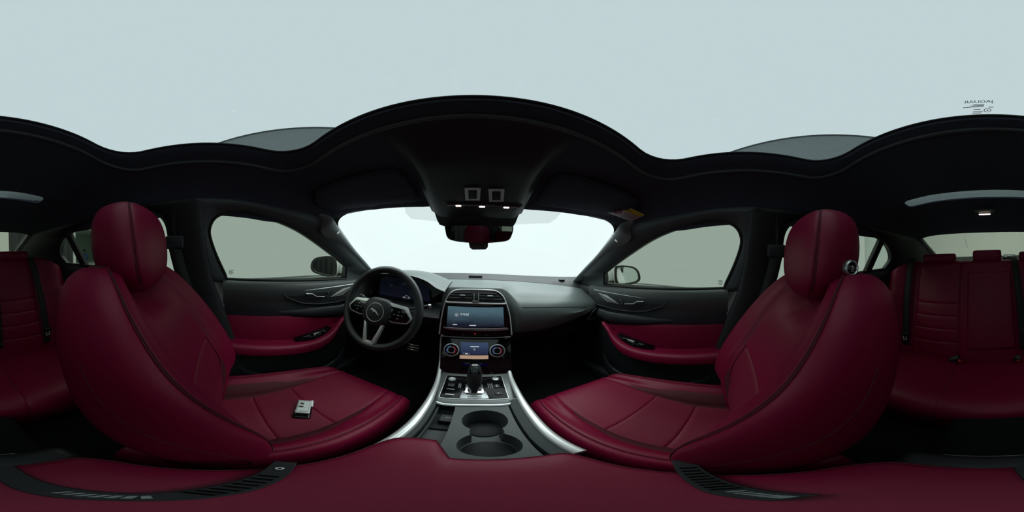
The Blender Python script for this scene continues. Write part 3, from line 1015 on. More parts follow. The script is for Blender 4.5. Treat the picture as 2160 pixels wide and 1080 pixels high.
# grey panel beside the cluster, painting in the lit inner side of the hood
m = MB().prism(roundpoly([(-.62, -.175), (-.565, -.150), (-.545, -.235), (-.60, -.265)], .01), (0, .765, 0), (1, 0, 0), (0, 0, 1), .012)
m.build('hood_lit_side', DASH, dash)

# centre stack
PA = Plane((0, .690, -.370), (0, .735, -.155))
arch_px = [(927, 704), (930, 680), (934, 658), (940, 636), (947, 622), (957, 614), (970, 611), (1003, 611), (1036, 612.5), (1050, 616), (1061, 626), (1068, 642), (1074, 662), (1077, 684), (1079, 706)]
arch = [PA.uv(*p) for p in arch_px]
m = MB()
PA.prism(m, arch, -.06, .004, .002)
stack = m.build('centre_stack', GLOSS, dash)
arc = spline([PA.p(u, v, .004) for u, v in arch], 70)
MB().tube(arc, .0032, 8, up=PA.N).build('bright_arch', SILVER, stack)
p = PA.uv(1002, 704, .005)
MB().lathe([(.0035, 0), (.0035, .001), (.002, .0015), (0, .0015)], PA.p(p[0], p[1], .0045), PA.N, 12).build('hazard_lamp', REDLED, stack)
pp = [PA.uv(*q) for q in ((930, 708), (1003, 711.5), (1076, 710))]
MB().tube(spline([PA.p(u, v, .006) for u, v in pp], 12), .0022, 6, up=PA.N).build('lower_strip', DKMETAL, stack)

# air vent over the screen
vent = thing('air_vent', 'central chrome framed air vent above the touchscreen', 'air vent', PA.p(0, .15, 0))
vp = [PA.uv(*q, .006) for q in ((940, 637), (944, 627), (951, 618), (962, 614.5), (975, 613.5), (1003, 613.5), (1033, 614.5), (1047, 618.5), (1057, 627), (1065, 640), (1003, 638.5))]
m = MB()
PA.prism(m, vp, .004, .0065, .001)
m.build('recess', BLACK, vent)
for (x0, x1, y0, y1) in ((957, 996, 617.5, 618.2), (950, 996, 622.5, 623.2), (946, 996, 628, 629), (1011, 1048, 619, 620), (1011, 1055, 624.5, 625.5), (1011, 1060, 631, 632)):
    a, b = PA.uv(x0, y0, .009), PA.uv(x1, y1, .009)
    MB().tube([PA.p(*a, .008), PA.p(*b, .008)], .0024, 6, up=PA.N, flat=.5).build('slat', DOORBLK, vent)
for x in (999.7, 1009.3):
    a, b = PA.uv(x, 618, .01), PA.uv(x, 633, .01)
    MB().tube([PA.p(*a, .010), PA.p(*b, .010)], .0026, 8, up=PA.N).build('slider', CHROME, vent)
for x, y in ((975.5, 622.8), (1034, 624.4)):
    a = PA.uv(x, y, .012)
    MB().rbox(PA.p(*a, .012), (.025, .004, .0035), .0015).build('vane_tab', SATIN, vent)
bar = spline([PA.p(*PA.uv(x, y, .008), .008) for x, y in ((940, 636), (945, 637.5), (970, 638.5), (1003, 640), (1040, 641), (1064, 641), (1068, 639.5))], 30)
MB().tube(bar, .0042, 8, up=PA.N, flat=.6).build('bright_bar', SILVER, vent)
a = PA.uv(1003.5, 636.5, .011)
MB().rbox(PA.p(*a, .011), (.030, .004, .008), .001).build('vent_button', DKMETAL, vent)

# touchscreen
ts = thing('touchscreen', 'wide lit central touchscreen showing a Chinese afternoon greeting on dark blue', 'touchscreen', PA.p(0, .03, 0))
bz = [PA.uv(*q, .006) for q in ((940, 641.5), (1003, 643), (1067, 644.5), (1071, 665), (1074, 693), (1003, 693), (933, 692), (936, 665))]
m = MB()
PA.prism(m, bz, .004, .010, .002)
m.build('bezel', GLOSS, ts)
dp = [PA.uv(*q, .011) for q in ((945, 645.5), (1061.5, 648), (1063.5, 689), (942, 688.5))]
m = MB()
PA.prism(m, dp, .010, .0108, .0)
disp = m.build('display', DISP, ts)
sb_ = [PA.uv(*q, .012) for q in ((935, 689.5), (943, 690), (1003, 692.5), (1063, 691.5), (1071, 691.5), (1073, 696), (1050, 698), (1003, 698), (950, 695.5), (934, 692.5))]
m = MB()
PA.prism(m, sb_, .008, .013, .002)
m.build('lower_bar', SATIN, ts)
c = PA.uv(979.5, 664, .012)
text('greeting', '下午好', .0135, PA.p(*c, .0115), PA.U, PA.W, TXT, disp)
c = PA.uv(963, 664, .012)
MB().lathe([(.0085, 0), (.0085, .0003), (.006, .0003)], PA.p(*c, .0111), PA.N, 24).build('weather_icon', TXTDIM, disp)
for x, y, nchar, sz in ((959.5, 684.8, 4, .0052), (997, 686.4, 6, .0052)):
    for k in range(nchar):
        c = PA.uv(x + (k - (nchar - 1) / 2) * 2.4, y + (k - (nchar - 1) / 2) * .05, .012)
        MB().box(PA.p(*c, .0113), (sz * .72, .0004, sz * .8), None).build('menu_mark', TXT, disp)

# climate panel below
PB = Plane((0, .600, -.530), (0, .697, -.383))
cl = thing('climate_panel', 'gloss black climate panel with small lit screen and two dials', 'control panel', PB.p(0, 0, -.01))
pp = [PB.uv(*q) for q in ((931, 710), (1003, 713), (1076, 712), (1078, 745), (1080, 788), (1003, 790), (927, 786), (929, 745))]
m = MB()
PB.prism(m, pp, -.05, 0, .001)
m.build('fascia', GLOSS, cl)
dp = [PB.uv(*q, .002) for q in ((972, 721.5), (1030, 722.5), (1029.5, 748), (971, 747.5))]
m = MB()
PB.prism(m, dp, 0, .002, .0)
d2 = m.build('display', DISP2, cl)
dp = [PB.uv(*q, .002) for q in ((970, 749), (1030, 749.5), (1030, 757.5), (969.5, 756.5))]
m = MB()
PB.prism(m, dp, 0, .0024, .0)
m.build('tan_bar', TAN, cl)
for k in range(6):
    c = PB.uv(993.5 + k * 3.1, 731.3, .003)
    MB().box(PB.p(*c, .0028), (.0048, .0004, .0042)).build('menu_mark', TXT, d2)
c = PB.uv(1000.5, 737, .003)
MB().lathe([(.0048, 0), (.0048, .0003), (.002, .0003)], PB.p(*c, .0022), PB.N, 16).build('menu_icon', TXTDIM, d2)
c = PB.uv(984, 746, .003)
MB().tube([PB.p(c[0] + a, c[1] + b, .003) for a, b in rrect(.026, .007, .001, 2)], .0006, 4, closed=True).build('menu_box', TXTDIM, d2)
MB().box(PB.p(c[0], c[1], .003), (.010, .0004, .004)).build('menu_mark', TXT, d2)
for x, y in ((952, 738), (1049, 740)):
    c = PB.uv(x, y, .012)
    C0 = PB.p(*c, 0)
    MB().lathe([(.0335, 0), (.0335, .010), (.0315, .014), (.0275, .0145), (.0265, .012)], C0, PB.N, 40).build('dial_ring', SATIN, cl)
    dk = MB().lathe([(.0272, .004), (.0272, .0125), (.0, .0125)], C0, PB.N, 40).build('dial_face', GLOSS, cl)
    for lo_, hi_, mt, nm in ((100, 235, BLUELED, 'cold_arc'), (-70, 75, REDDIAL, 'warm_arc')):
        MB().tube([C0 + PB.N * .0132 + (PB.U * math.cos(math.radians(a)) + PB.W * math.sin(math.radians(a))) * .0185 for a in [lerp(lo_, hi_, k / 14) for k in range(15)]], .0016, 6, up=PB.N).build(nm, mt, dk)
    MB().tube([C0 + PB.N * .0130 + (PB.U * math.cos(a) + PB.W * math.sin(a)) * .0145 for a in [k * math.pi / 14 for k in range(28)]], .0007, 5, closed=True, up=PB.N).build('dial_circle', TXTDIM, dk)
c = PB.uv(975, 769, .001), PB.uv(1030, 769.5, .001)
MB().tube([PB.p(*c[0], .0008), PB.p(*c[1], .0008)], .003, 6, up=PB.N, flat=.3).build('ambient_strip', AMBIENT, cl)

# outer air vent at the passenger door
sv = thing('air_vent', 'triangular chrome edged side air vent at the right end of the dashboard', 'air vent', at(1260, 660, y=.70))
tri = [at(*q, y=.712) for q in ((1239, 674), (1250, 657), (1261, 648), (1279, 643), (1282, 660), (1270, 667))]
m = MB()
m.loft([[p + V(0, .07, .01) for p in tri], [p + V(0, .002, 0) for p in tri]])
m.build('recess', GLOSS, sv)
MB().tube([p + V(0, -.001, 0) for p in tri[:4]], .0026, 6).build('bright_edge', CHROME, sv)
MB().tube([p + V(0, -.001, 0) for p in (tri[3], tri[4], tri[5], tri[0])], .0018, 6).build('lower_edge', CHROME, sv)
for t in (.3, .6):
    MB().tube([tri[1].lerp(tri[5], t) + V(0, .0, 0), tri[3].lerp(tri[4], t) + V(0, 0, 0)], .002, 6, flat=.5).build('slat', DOORBLK, sv)
c = at(1260.5, 656.5, y=.708)
MB().rbox(c, (.014, .003, .003), .001).build('vane_tab', DKMETAL, sv)
sv = thing('air_vent', 'chrome edged side air vent left of the steering wheel rim', 'air vent', at(724, 660, y=.70))
tri = [at(*q, y=.712) for q in ((752, 672), (744, 654), (737, 646), (722, 641), (720, 657), (728, 664))]
m = MB()
m.loft([[p + V(0, .07, .01) for p in tri], [p + V(0, .002, 0) for p in tri]])
m.build('recess', GLOSS, sv)
MB().tube([p + V(0, -.001, 0) for p in tri], .0022, 6, closed=True).build('bright_edge', CHROME, sv)

# ------------------------------------------------------------------ centre console
con = thing('centre_console', 'satin edged centre console with gear panel, tray and cup holder', 'console', (0, .25, -.84))
PC = Plane((0, .440, -.550), (0, .600, -.532))
rail_pts = {-1: [(-.135, .700, -.372), (-.136, .692, -.43), (-.130, .662, -.505), (-.115, .560, -.533), (-.108, .450, -.535), (-.107, .370, -.535), (-.107, .300, -.535), (-.109, .240, -.535), (-.111, .19, -.535)],
            1: [(.142, .700, -.378), (.147, .692, -.44), (.147, .655, -.508), (.141, .580, -.533), (.139, .490, -.535), (.138, .405, -.535), (.138, .330, -.535), (.137, .250, -.535), (.139, .165, -.535)]}
railpts = {}
for s in (-1, 1):
    path = spline([V(*q) for q in rail_pts[s]], 50)
    railpts[s] = path
    rings = []
    for i, p in enumerate(path):
        t = (path[min(i + 1, 49)] - path[max(i - 1, 0)]).normalized()
        up = V(1, 0, 0).cross(t)
        if up.z < 0:
            up = -up
        w = lerp(.006, .0115, smooth(i / 40))
        h = lerp(.006, .009, i / 49)
        rings.append([p + V(math.cos(a) * w, 0, 0) + up * (math.sin(a) * h) for a in [2 * math.pi * k / 12 for k in range(12)]])
    MB().loft(rings).build('side_rail', SILVER, con)
    # console flank under the rail
    MB().grid([[p + V(s * q[0], q[1], q[2]) for q in ((0, 0, -.004), (.004, .01, -.05), (-.01, .03, -.30))] for p in path]).build('flank', BLACK, con)
    # inner grey ledge
    led = [p for p in path if p.y < .45]
    MB().grid([[p + V(-s * q[0] * (1 if s > 0 else .62), 0, q[1]) for q in ((.008, -.004), (.018, -.008), (.032, -.016), (.034, -.05))] for p in led]).build('side_ledge', CONSOLE, con)
# gear panel
def con_x(y):
    pr = railpts[1]
    best = min(pr, key=lambda p: abs(p.y - y))
    return best.x - .004
gp = [PC.uv(*q) for q in ((936, 780), (1068, 781), (1077, 800), (1089, 838), (1072, 851), (1003, 853.5), (932, 850), (912, 838), (927, 800))]
m = MB()
PC.prism(m, gp, -.012, 0, .001)
m.build('gear_surround', SATIN_DARK, con)
lipp = [PC.uv(*q) for q in ((912, 841), (932, 851), (1003, 854), (1072, 852), (1089, 841))]
MB().tube(spline([PC.p(u, v, -.004) for u, v in lipp], 24), .0075, 10, up=PC.N, flat=.8).build('front_lip', SATIN, con)
ins = roundpoly([PC.uv(*q, .001) for q in ((943, 791), (1058, 792.5), (1073.5, 841), (1003, 842.5), (925, 838.5))], .008)
m = MB()
PC.prism(m, ins, -.004, .0016, .0008)
gi = m.build('gear_inset', INSETBLK, con)
MB().tube([PC.p(u, v, .0016) for u, v in ins], .0012, 6, closed=True, up=PC.N).build('inset_edge', SATIN, con)
c = PC.uv(954, 800, .004)
st = MB().lathe([(.0135, 0), (.0135, .004), (.0115, .006), (0, .005)], PC.p(*c, .0015), PC.N, 28).build('start_button', DKMETAL, con)
MB().tube([PC.p(*c, .0072) + (PC.U * math.cos(a) + PC.W * math.sin(a)) * .0085 for a in [k * math.pi / 12 for k in range(24)]], .001, 6, closed=True, up=PC.N).build('start_ring', CHROME, st)
MB().rbox(PC.p(*c, .0065), (.009, .004, .001), .0004).build('start_mark', WHITEINK, st)
c = PC.uv(1045, 800, .008)
kn = MB().lathe([(.013, 0), (.0125, .009), (.0108, .012), (0, .012)], PC.p(*c, .0015), PC.N, 28).build('volume_knob', DKMETAL, con)
MB().lathe([(.0085, 0), (.0085, .001), (.004, .0012)], PC.p(*c, .0135), PC.N, 24).build('knob_cap', CHROME, kn)
for q, (w_, h_), mt, nm in (((952, 812), (.022, .017), BLACK, 'drive_mode_rocker'), ((950, 821), (.026, .004), DKMETAL, 'rocker_mark'), ((948.5, 832), (.028, .008), DKMETAL, 'rocker_mark'),
                            ((1048, 814.5), (.018, .018), DOORBLK, 'parking_button'), ((1051.5, 829.5), (.022, .017), DOORBLK, 'brake_button')):
    c = PC.uv(*q, .003)
    m = MB()
    PC.prism(m, [(c[0] + a, c[1] + b) for a, b in rrect(w_, h_, .002, 3)], .0014, .005, .001)
    bt = m.build(nm, mt, con)
    if 'button' in nm:
        for dv in ((.004, -.004) if 'parking' in nm else (0,)):
            MB().lathe([(.0022, 0), (.0022, .0004), (.001, .0004)], PC.p(c[0], c[1] + dv, .005), PC.N, 10).build('button_mark', WHITEINK, bt)
for s_, xs in ((-1, (969, 972.5)), (1, (1029, 1033, 1037))):
    for x in xs:
        a, b = PC.uv(x, 809, .003), PC.uv(x + s_ * 1.5, 818, .003)
        MB().tube([PC.p(*a, .002), PC.p(*b, .002)], .0012, 6, up=PC.N).build('grip_rib', DKMETAL, con)
mk = [PC.uv(*q, .003) for q in ((975, 824), (1024, 825), (1032, 840.5), (1003, 842), (969, 839.5))]
m = MB()
PC.prism(m, roundpoly(mk, .004), .0014, .0035, .001)
m.build('lever_plinth', DKMETAL, con)
for x0, x1, y in ((985, 1016, 836), (986, 1016, 839.2)):
    a, b = PC.uv(x0, y, .004), PC.uv(x1, y, .004)
    MB().tube([PC.p(*a, .0036), PC.p(*b, .0036)], .0016, 6, up=PC.N).build('gate_slot', GLOSS, con)
up_ = [PC.uv(*q, .006) for q in ((982, 812), (989, 812), (991, 824), (1011, 824), (1012, 812), (1018, 812), (1021, 828), (1017, 831.5), (984, 831), (979.5, 828))]
m = MB()
PC.prism(m, up_, .003, .010, .002)
m.build('lever_collar', CHROME, con)

# front wall of the tray and the tray floors
CZ = -.556
m = MB()
m.grid([[V(x, y, z) for x in (-.135, -.06, 0, .06, .135)] for y, z in ((.430, -.556), (.426, -.575), (.420, -.62))])
m.build('tray_front_wall', BLACK, con)
m = MB()
m.grid([[V(x, y, -.600) for x in (-.125, -.034)] for y in (.44, .12)])
m.build('tray_floor', CONSOLE, con)
MB().grid([[V(x, y, -.605) for x in (.100, .14)] for y in (.44, .12)]).build('gap_floor', BLACK, con)
MB().box((-.081, .28, -.583), (.006, .30, .036)).build('tray_wall', CONSOLE, con, bevel=.003)
bx_ = at(947, 884, z=-.580)
usb = MB().rbox((bx_.x, bx_.y, -.586), (.046, .036, .026), .004).build('usb_socket_cover', BLACK, con)
MB().box((bx_.x, bx_.y + .001, -.5722), (.016, .003, .0008)).build('usb_mark', GREYINK, usb)
MB().rbox((bx_.x - .004, bx_.y - .008, -.596), (.075, .075, .008), .003).build('socket_tray', RUBBER, con)
# cup holder insert with two joined wells
c1, c2, rr_ = V(.036, .350, 0), V(.037, .246, 0), .049
fig = []
for k in range(80):
    a = 2 * math.pi * k / 80
    d_ = (math.cos(a), math.sin(a))
    best = 0
    cc = (c1 + c2) / 2
    for ctr in (c1, c2):
        e = cc - ctr
        bq = e.x * d_[0] + e.y * d_[1]
        cq = e.x ** 2 + e.y ** 2 - rr_ ** 2
        disc = bq * bq - cq
        if disc > 0:
            best = max(best, -bq + math.sqrt(disc))
    best = max(best, .030)
    fig.append((cc.x + d_[0] * best, cc.y + d_[1] * best))
cc = ((c1 + c2) / 2)
outc = [(-.036, .425), (-.036, .150), (.060, .150), (.097, .158), (.099, .25), (.100, .35), (.101, .425)]
aa = sorted(set([math.atan2(p[1] - cc.y, p[0] - cc.x) for p in fig + outc]))
ins_ = [radial(fig, (cc.x, cc.y), a) for a in aa]
out_ = [radial(outc, (cc.x, cc.y), a) for a in aa]
rows = []
rows.append([V(lerp(cc.x, q[0], .90), lerp(cc.y, q[1], .93), -.625) for q in ins_])
rows.append([V(lerp(cc.x, q[0], .97), lerp(cc.y, q[1], .98), -.615) for q in ins_])
rows.append([V(q[0], q[1], CZ - .006) for q in ins_])
rows.append([V(lerp(q[0], p[0], .06), lerp(q[1], p[1], .06), CZ) for q, p in zip(ins_, out_)])
rows.append([V(p[0], p[1], CZ) for p in out_])
rows.append([V(p[0], p[1], CZ - .045) for p in out_])
m = MB().grid(rows, cu=True)
m.f.append([len(m.v) * 0 + i for i in range(len(aa))])
ch = m.build('cup_holder', CONSOLE, con, angle=40)
for ctr in (c1, c2):
    MB().lathe([(.040, 0), (.040, .004), (.034, .006), (0, .006)], V(ctr.x, ctr.y, -.624), (0, 0, 1), 32).build('well_mat', RUBBER, ch)
# folding finger tabs in the neck between the wells
for sx in (-1, 1):
    MB().rbox((cc.x + sx * .043, cc.y - .003, -.588), (.022, .030, .05), .006).build('grip_tab', BLACK, ch)
MB().tube([V(-.034, .152, CZ + .002), V(.02, .150, CZ + .002), V(.036, .150, CZ + .002)], .0025, 6).build('bright_edge', CHROME, con)
# body under the trays and rear end
MB().rbox((0, .24, -.74), (.215, .78, .20), .02).build('console_body', BLACK, con)
MB().rbox((0, -.150, -.66), (.215, .06, .34), .02).build('rear_end', BLACK, con)
MB().rbox((.01, -.176, -.505), (.11, .010, .006), .002).build('rear_strip', DKMETAL, con)

# armrest lid: stepped front edge, the driver half reaching further forward
arm_t = thing('armrest', 'wide dark red leather centre armrest between the front seats', 'armrest', (0, 0, -.57))
outl = [(-.112, -.10), (-.095, -.135), (.10, -.135), (.124, -.10), (.127, .04), (.122, .13), (.113, .160), (.03, .160), (-.016, .162), (-.024, .186), (-.034, .220), (-.060, .222), (-.098, .212), (-.112, .17), (-.113, .05)]
outl = roundpoly(outl, .02, 3)
cxy = (0.0, .03)
rows = []
aa = [2 * math.pi * k / 120 for k in range(120)]
rp = [radial(outl, cxy, a) for a in aa]
for sc, z in ((.97, -.565), (1.0, -.55), (1.0, -.495), (.992, -.482), (.975, -.470), (.945, -.463), (.88, -.459), (.6, -.456), (.3, -.455), (.05, -.4548), (.0005, -.4548)):
    rows.append([V(lerp(cxy[0], q[0], sc), lerp(cxy[1], q[1], sc), z) for q in rp])
lid = MB().grid(rows, cu=True).build('lid', RED, arm_t, angle=60)
MB().tube([V(lerp(cxy[0], q[0], .948), lerp(cxy[1], q[1], .948), -.4628) for q in rp], .0012, 5, closed=True).build('stitching', RED_STITCH, arm_t)

# gear lever
gl_ = thing('gear_lever', 'black leather gear lever with lit top on the centre console', 'gear lever', PC.p(0, .05, 0))
base = PC.p(PC.uv(1000, 829)[0], PC.uv(1000, 829)[1], .006)
top_ = at(1002, 768, y=base.y + .055)
ax = (top_ - base)
L_ = ax.length
ax.normalize()
sx = V(1, 0, 0)
fy = ax.cross(sx).normalized()
rings = []
for t, rx, ry in ((0, .010, .010), (.12, .013, .013), (.25, .020, .019), (.40, .0235, .022), (.58, .0245, .024), (.75, .0235, .023), (.88, .0205, .020), (.96, .0155, .015), (1.0, .0075, .007)):
    rings.append([base + ax * (L_ * t) + sx * (rx * math.copysign(abs(math.cos(a)) ** .8, math.cos(a))) + fy * (ry * math.copysign(abs(math.sin(a)) ** .8, math.sin(a))) for a in [2 * math.pi * k / 24 for k in range(24)]])
MB().loft(rings).build('grip', WHEELL, gl_, angle=60)
fn = (-ray(1001, 780)).normalized()
fu = V(1, 0, 0)
fw = fn.cross(fu).normalized()
def onlever(px, py, lift):
    # a point on the cabin side face of the grip
    o_ = base + ax * (L_ * .62) - fy * 0 + V(0, -.0245, .008)
    return onplane(px, py, o_ + fn * lift, fn)
pl = [onlever(*q, .001) for q in ((993.5, 771.5), (1010, 771.5), (1013.5, 788), (990.5, 788))]
m = MB()
m.loft([[p - fn * .004 for p in pl], pl])
fp = m.build('face_plate', GLOSS, gl_)
pl = [onlever(*q, .003) for q in ((996, 768), (1007.5, 768), (1009, 771.5), (995, 771.5))]
MB().loft([[p - fn * .004 for p in pl], pl]).build('unlock_button', WHITEINK, gl_)
for q, w_ in (((1004.5, 779.5), .003), ((999.5, 783), .004), ((1004, 783.5), .003), ((1005, 776), .003)):
    MB().box(onlever(*q, .002), (w_, .001, .003)).build('gear_letter', WHITEINK, fp)
for x0, x1 in ((995.5, 994), (1009, 1011)):
    MB().tube([onlever(x0, 773.5, .002), onlever(x1, 784, .002)], .0011, 6).build('face_edge', CHROME, fp)

# ------------------------------------------------------------------ steering wheel and column
SW = V(-.372, .562, -.233)
tl = math.radians(22)
WU, WW = V(1, 0, 0), V(0, math.sin(tl), math.cos(tl))
WN = WU.cross(WW)
def wp(u, w, h=0.0):
    return SW + WU * u + WW * w + WN * h
wheel = thing('steering_wheel', 'round black leather steering wheel with satin spokes in front of the driver seat', 'steering wheel', SW + V(0, 0, -.19))
rings = []
for k in range(72):
    a = 2 * math.pi * k / 72
    dr = WU * math.cos(a) + WW * math.sin(a)
    grip = 1 + .10 * (max(0, math.cos(2 * a)) ** 4)
    rings.append([SW + dr * (.1735 + .0165 * math.cos(b) * grip) + WN * (.0155 * math.sin(b) * grip) for b in [2 * math.pi * q / 16 for q in range(16)]])
MB().grid(rings, cu=True, cv=True).build('rim', WHEELL, wheel)
MB().tube([SW + (WU * math.cos(a) + WW * math.sin(a)) * .1600 + WN * .0075 for a in [2 * math.pi * k / 72 for k in range(72)]], .0016, 5, closed=True, up=WN).build('rim_seam', BLACK, wheel)
# airbag boss
def wprism(m, poly, h0, h1, inset):
    return m.prism(poly, wp(0, 0, h0), WU, WW, h1 - h0, inset)
rings = []
for sc, h in ((1.0, -.02), (1.0, .004), (.97, .011), (.90, .017), (.75, .021), (.5, .0235), (.02, .0245)):
    rings.append([wp(u * sc, -.018 + w * sc, h) for u, w in [(.070 * math.copysign(abs(math.cos(a)) ** .75, math.cos(a)), .063 * math.copysign(abs(math.sin(a)) ** .75, math.sin(a))) for a in [2 * math.pi * k / 48 for k in range(48)]]])
hub = MB().loft(rings).build('airbag_cover', WHEELL, wheel, angle=60)
MB().tube([wp(.040 * math.cos(a), -.022 + .040 * math.sin(a), .0222) for a in [2 * math.pi * k / 40 for k in range(40)]], .0014, 6, closed=True, up=WN).build('emblem_ring', SILVER, hub)
MB().lathe([(.0395, 0), (.0395, .0015), (.015, .0045), (0, .0050)], wp(0, -.022, .0203), WN, 40).build('emblem_disc', BLACK, hub)
leap = [(-20, 9), (-15, 12), (-10, 10.5), (-4, 9), (3, 6), (8, 3), (12, -2), (16, -6), (22, -7), (17, -9), (12, -7), (8, -3), (4, 0), (-1, 2), (-4, 0), (-6, -3), (-8, -2), (-6, 2), (-9, 5), (-13, 6), (-18, 3.5), (-20, 4.5), (-15, 7.5)]
m = MB()
wprism(m, [(a * .0011, -.021 + b * .0011) for a, b in leap], .0240, .0267, .0)
m.build('leaping_cat_emblem', SILVER, hub)
for s in (-1, 1):
    sp_ = [(.060, .012), (.110, .010), (.166, .016), (.166, -.040), (.120, -.052), (.055, -.060)]
    m = MB()
    wprism(m, [(s * u, w) for u, w in sp_], -.016, .001, .004)
    m.build('spoke', BLACK, wheel)
    pd = roundpoly([(.158, -.020), (.126, .024), (.046, .032), (.046, -.042), (.080, -.050), (.140, -.044)], .009)
    m = MB()
    wprism(m, [(s * u, w) for u, w in pd], -.003, .010, .003)
    chp = m.build('pad_trim', SILVER, wheel)
    pd = roundpoly([(.148, -.021), (.120, .013), (.050, .018), (.050, -.036), (.080, -.0445), (.136, -.039)], .007)
    m = MB()
    wprism(m, [(s * u, w) for u, w in pd], .009, .0125, .001)
    pad_ = m.build('switch_pad', GLOSS, chp)
    for u, w, wd in ((.098, -.015, .011), (.098, -.001, .006), (.098, -.029, .006), (.114, -.015, .005), (.082, -.015, .005), (.070, .004, .006), (.068, -.028, .005)):
        MB().rbox(wp(s * u, w, .0130), (wd, .0035, .0035), .001).build('switch_mark', GREYINK, pad_)
    MB().tube([wp(s * .128, -.034, .006), wp(s * .100, -.044, .004)], .004, 8).build('paddle', DKMETAL, wheel)
    # lower spoke leg
    leg = [(s * .048, -.066), (s * .038, -.062), (s * .012, -.150), (s * .020, -.166), (s * .027, -.158)]
    m = MB()
    wprism(m, leg, -.004, .014, .003)
    m.build('lower_spoke', SILVER, wheel)
m = MB()
wprism(m, [(-.022, -.150), (.022, -.150), (.026, -.166), (-.026, -.166)], -.006, .0135, .003)
m.build('lower_bridge', SILVER, wheel)
m = MB()
wprism(m, [(-.042, -.060), (.042, -.060), (.016, -.151), (-.016, -.151)], -.008, .006, .002)
lb_ = m.build('lower_infill', GLOSS, wheel)
text('trim_letter', 'R', .012, wp(0, -.143, .0075), WU, WW, CHROME, lb_)

colm = thing('steering_column', 'black steering column shroud with wiper and indicator stalks behind the wheel', 'steering column', SW - WN * .14 + V(0, 0, -.06))
rings = []
for h, r in ((-.012, .05), (-.05, .058), (-.12, .065), (-.22, .075)):
    rings.append([wp(r * math.cos(a), -.015 + r * .8 * math.sin(a), h) for a in [2 * math.pi * k / 24 for k in range(24)]])
MB().loft(rings).build('shroud', BLACK, colm)
def stalk(root, tip, nm):
    d_ = tip - root
    o = MB().tube([root, root + d_ * .5, root + d_ * .72, tip], .0065, 12, taper=[1, .9, 1.25, 1.35]).build('stalk', BLACK, colm)
    MB().lathe([(.0095, 0), (.0095, .006), (.007, .010), (0, .010)], tip - d_.normalized() * .004, d_, 20).build('stalk_end', CHROME, o)
    for k in (.60, .80):
        MB().lathe([(.0092, 0), (.0092, .004), (.008, .004)], root + d_ * k, d_, 20).build('stalk_ring', DKMETAL, o)
stalk(wp(-.05, 0, -.06), at(762, 622, y=.655), 'left')
stalk(wp(.05, -.0, -.06), at(907, 645.5, y=.64), 'right')

pe = thing('brake_pedal', 'dark metal pedal with bright rubber strips in the driver footwell', 'pedal', at(873, 745, y=.95))
pc2 = at(872, 733, y=.95)
rt = Matrix.Rotation(math.radians(-35), 3, 'X')
MB().rbox(pc2, (.085, .016, .058), .006, rt).build('plate', BLACK, pe)
for k in (-1, 0, 1):
    MB().rbox(pc2 + rt @ V(0, -.010, k * .018), (.075, .004, .005), .0015, rt).build('grip_strip', CHROME, pe)
MB().tube([pc2 + V(0, .01, .02), pc2 + V(0, .10, .22)], .010, 8).build('arm', BLACK, pe)

# ------------------------------------------------------------------ overhead: console, lamps, mirror, visors
oc = thing('overhead_console', 'black roof console with three warm lamps and two square framed switches', 'overhead console', (0, .40, .16))
rows = []
for k in range(20):
    y = lerp(.25, .60, k / 19)
    hw = .150 + .012 * smooth((.40 - y) / .15)
    d_ = .026 * smooth((y - .25) / .12)
    rows.append([V(x, y, roof(x, y) - dd) for x, dd in ((-hw - .02, 0), (-hw - .006, d_ * .35), (-hw + .01, d_ * .9), (-hw + .03, d_), (-.06, d_ * 1.05), (0, d_ * 1.05), (.06, d_ * 1.05), (hw - .03, d_), (hw - .01, d_ * .9), (hw + .006, d_ * .35), (hw + .02, 0))])
rows.append([p + V(0, .02, .02) for p in rows[-1]])
MB().grid(rows).build('shell', DOORBLK, oc, angle=60)
def ocp(px, py, drop=.030):
    """point on the underside of the roof console"""
    v = ray(px, py)
    t = .5
    for _ in range(60):
        p = v * t
        z = roof(0, p.y) - drop
        t = lerp(t, z / v.z, .5)
    return v * t
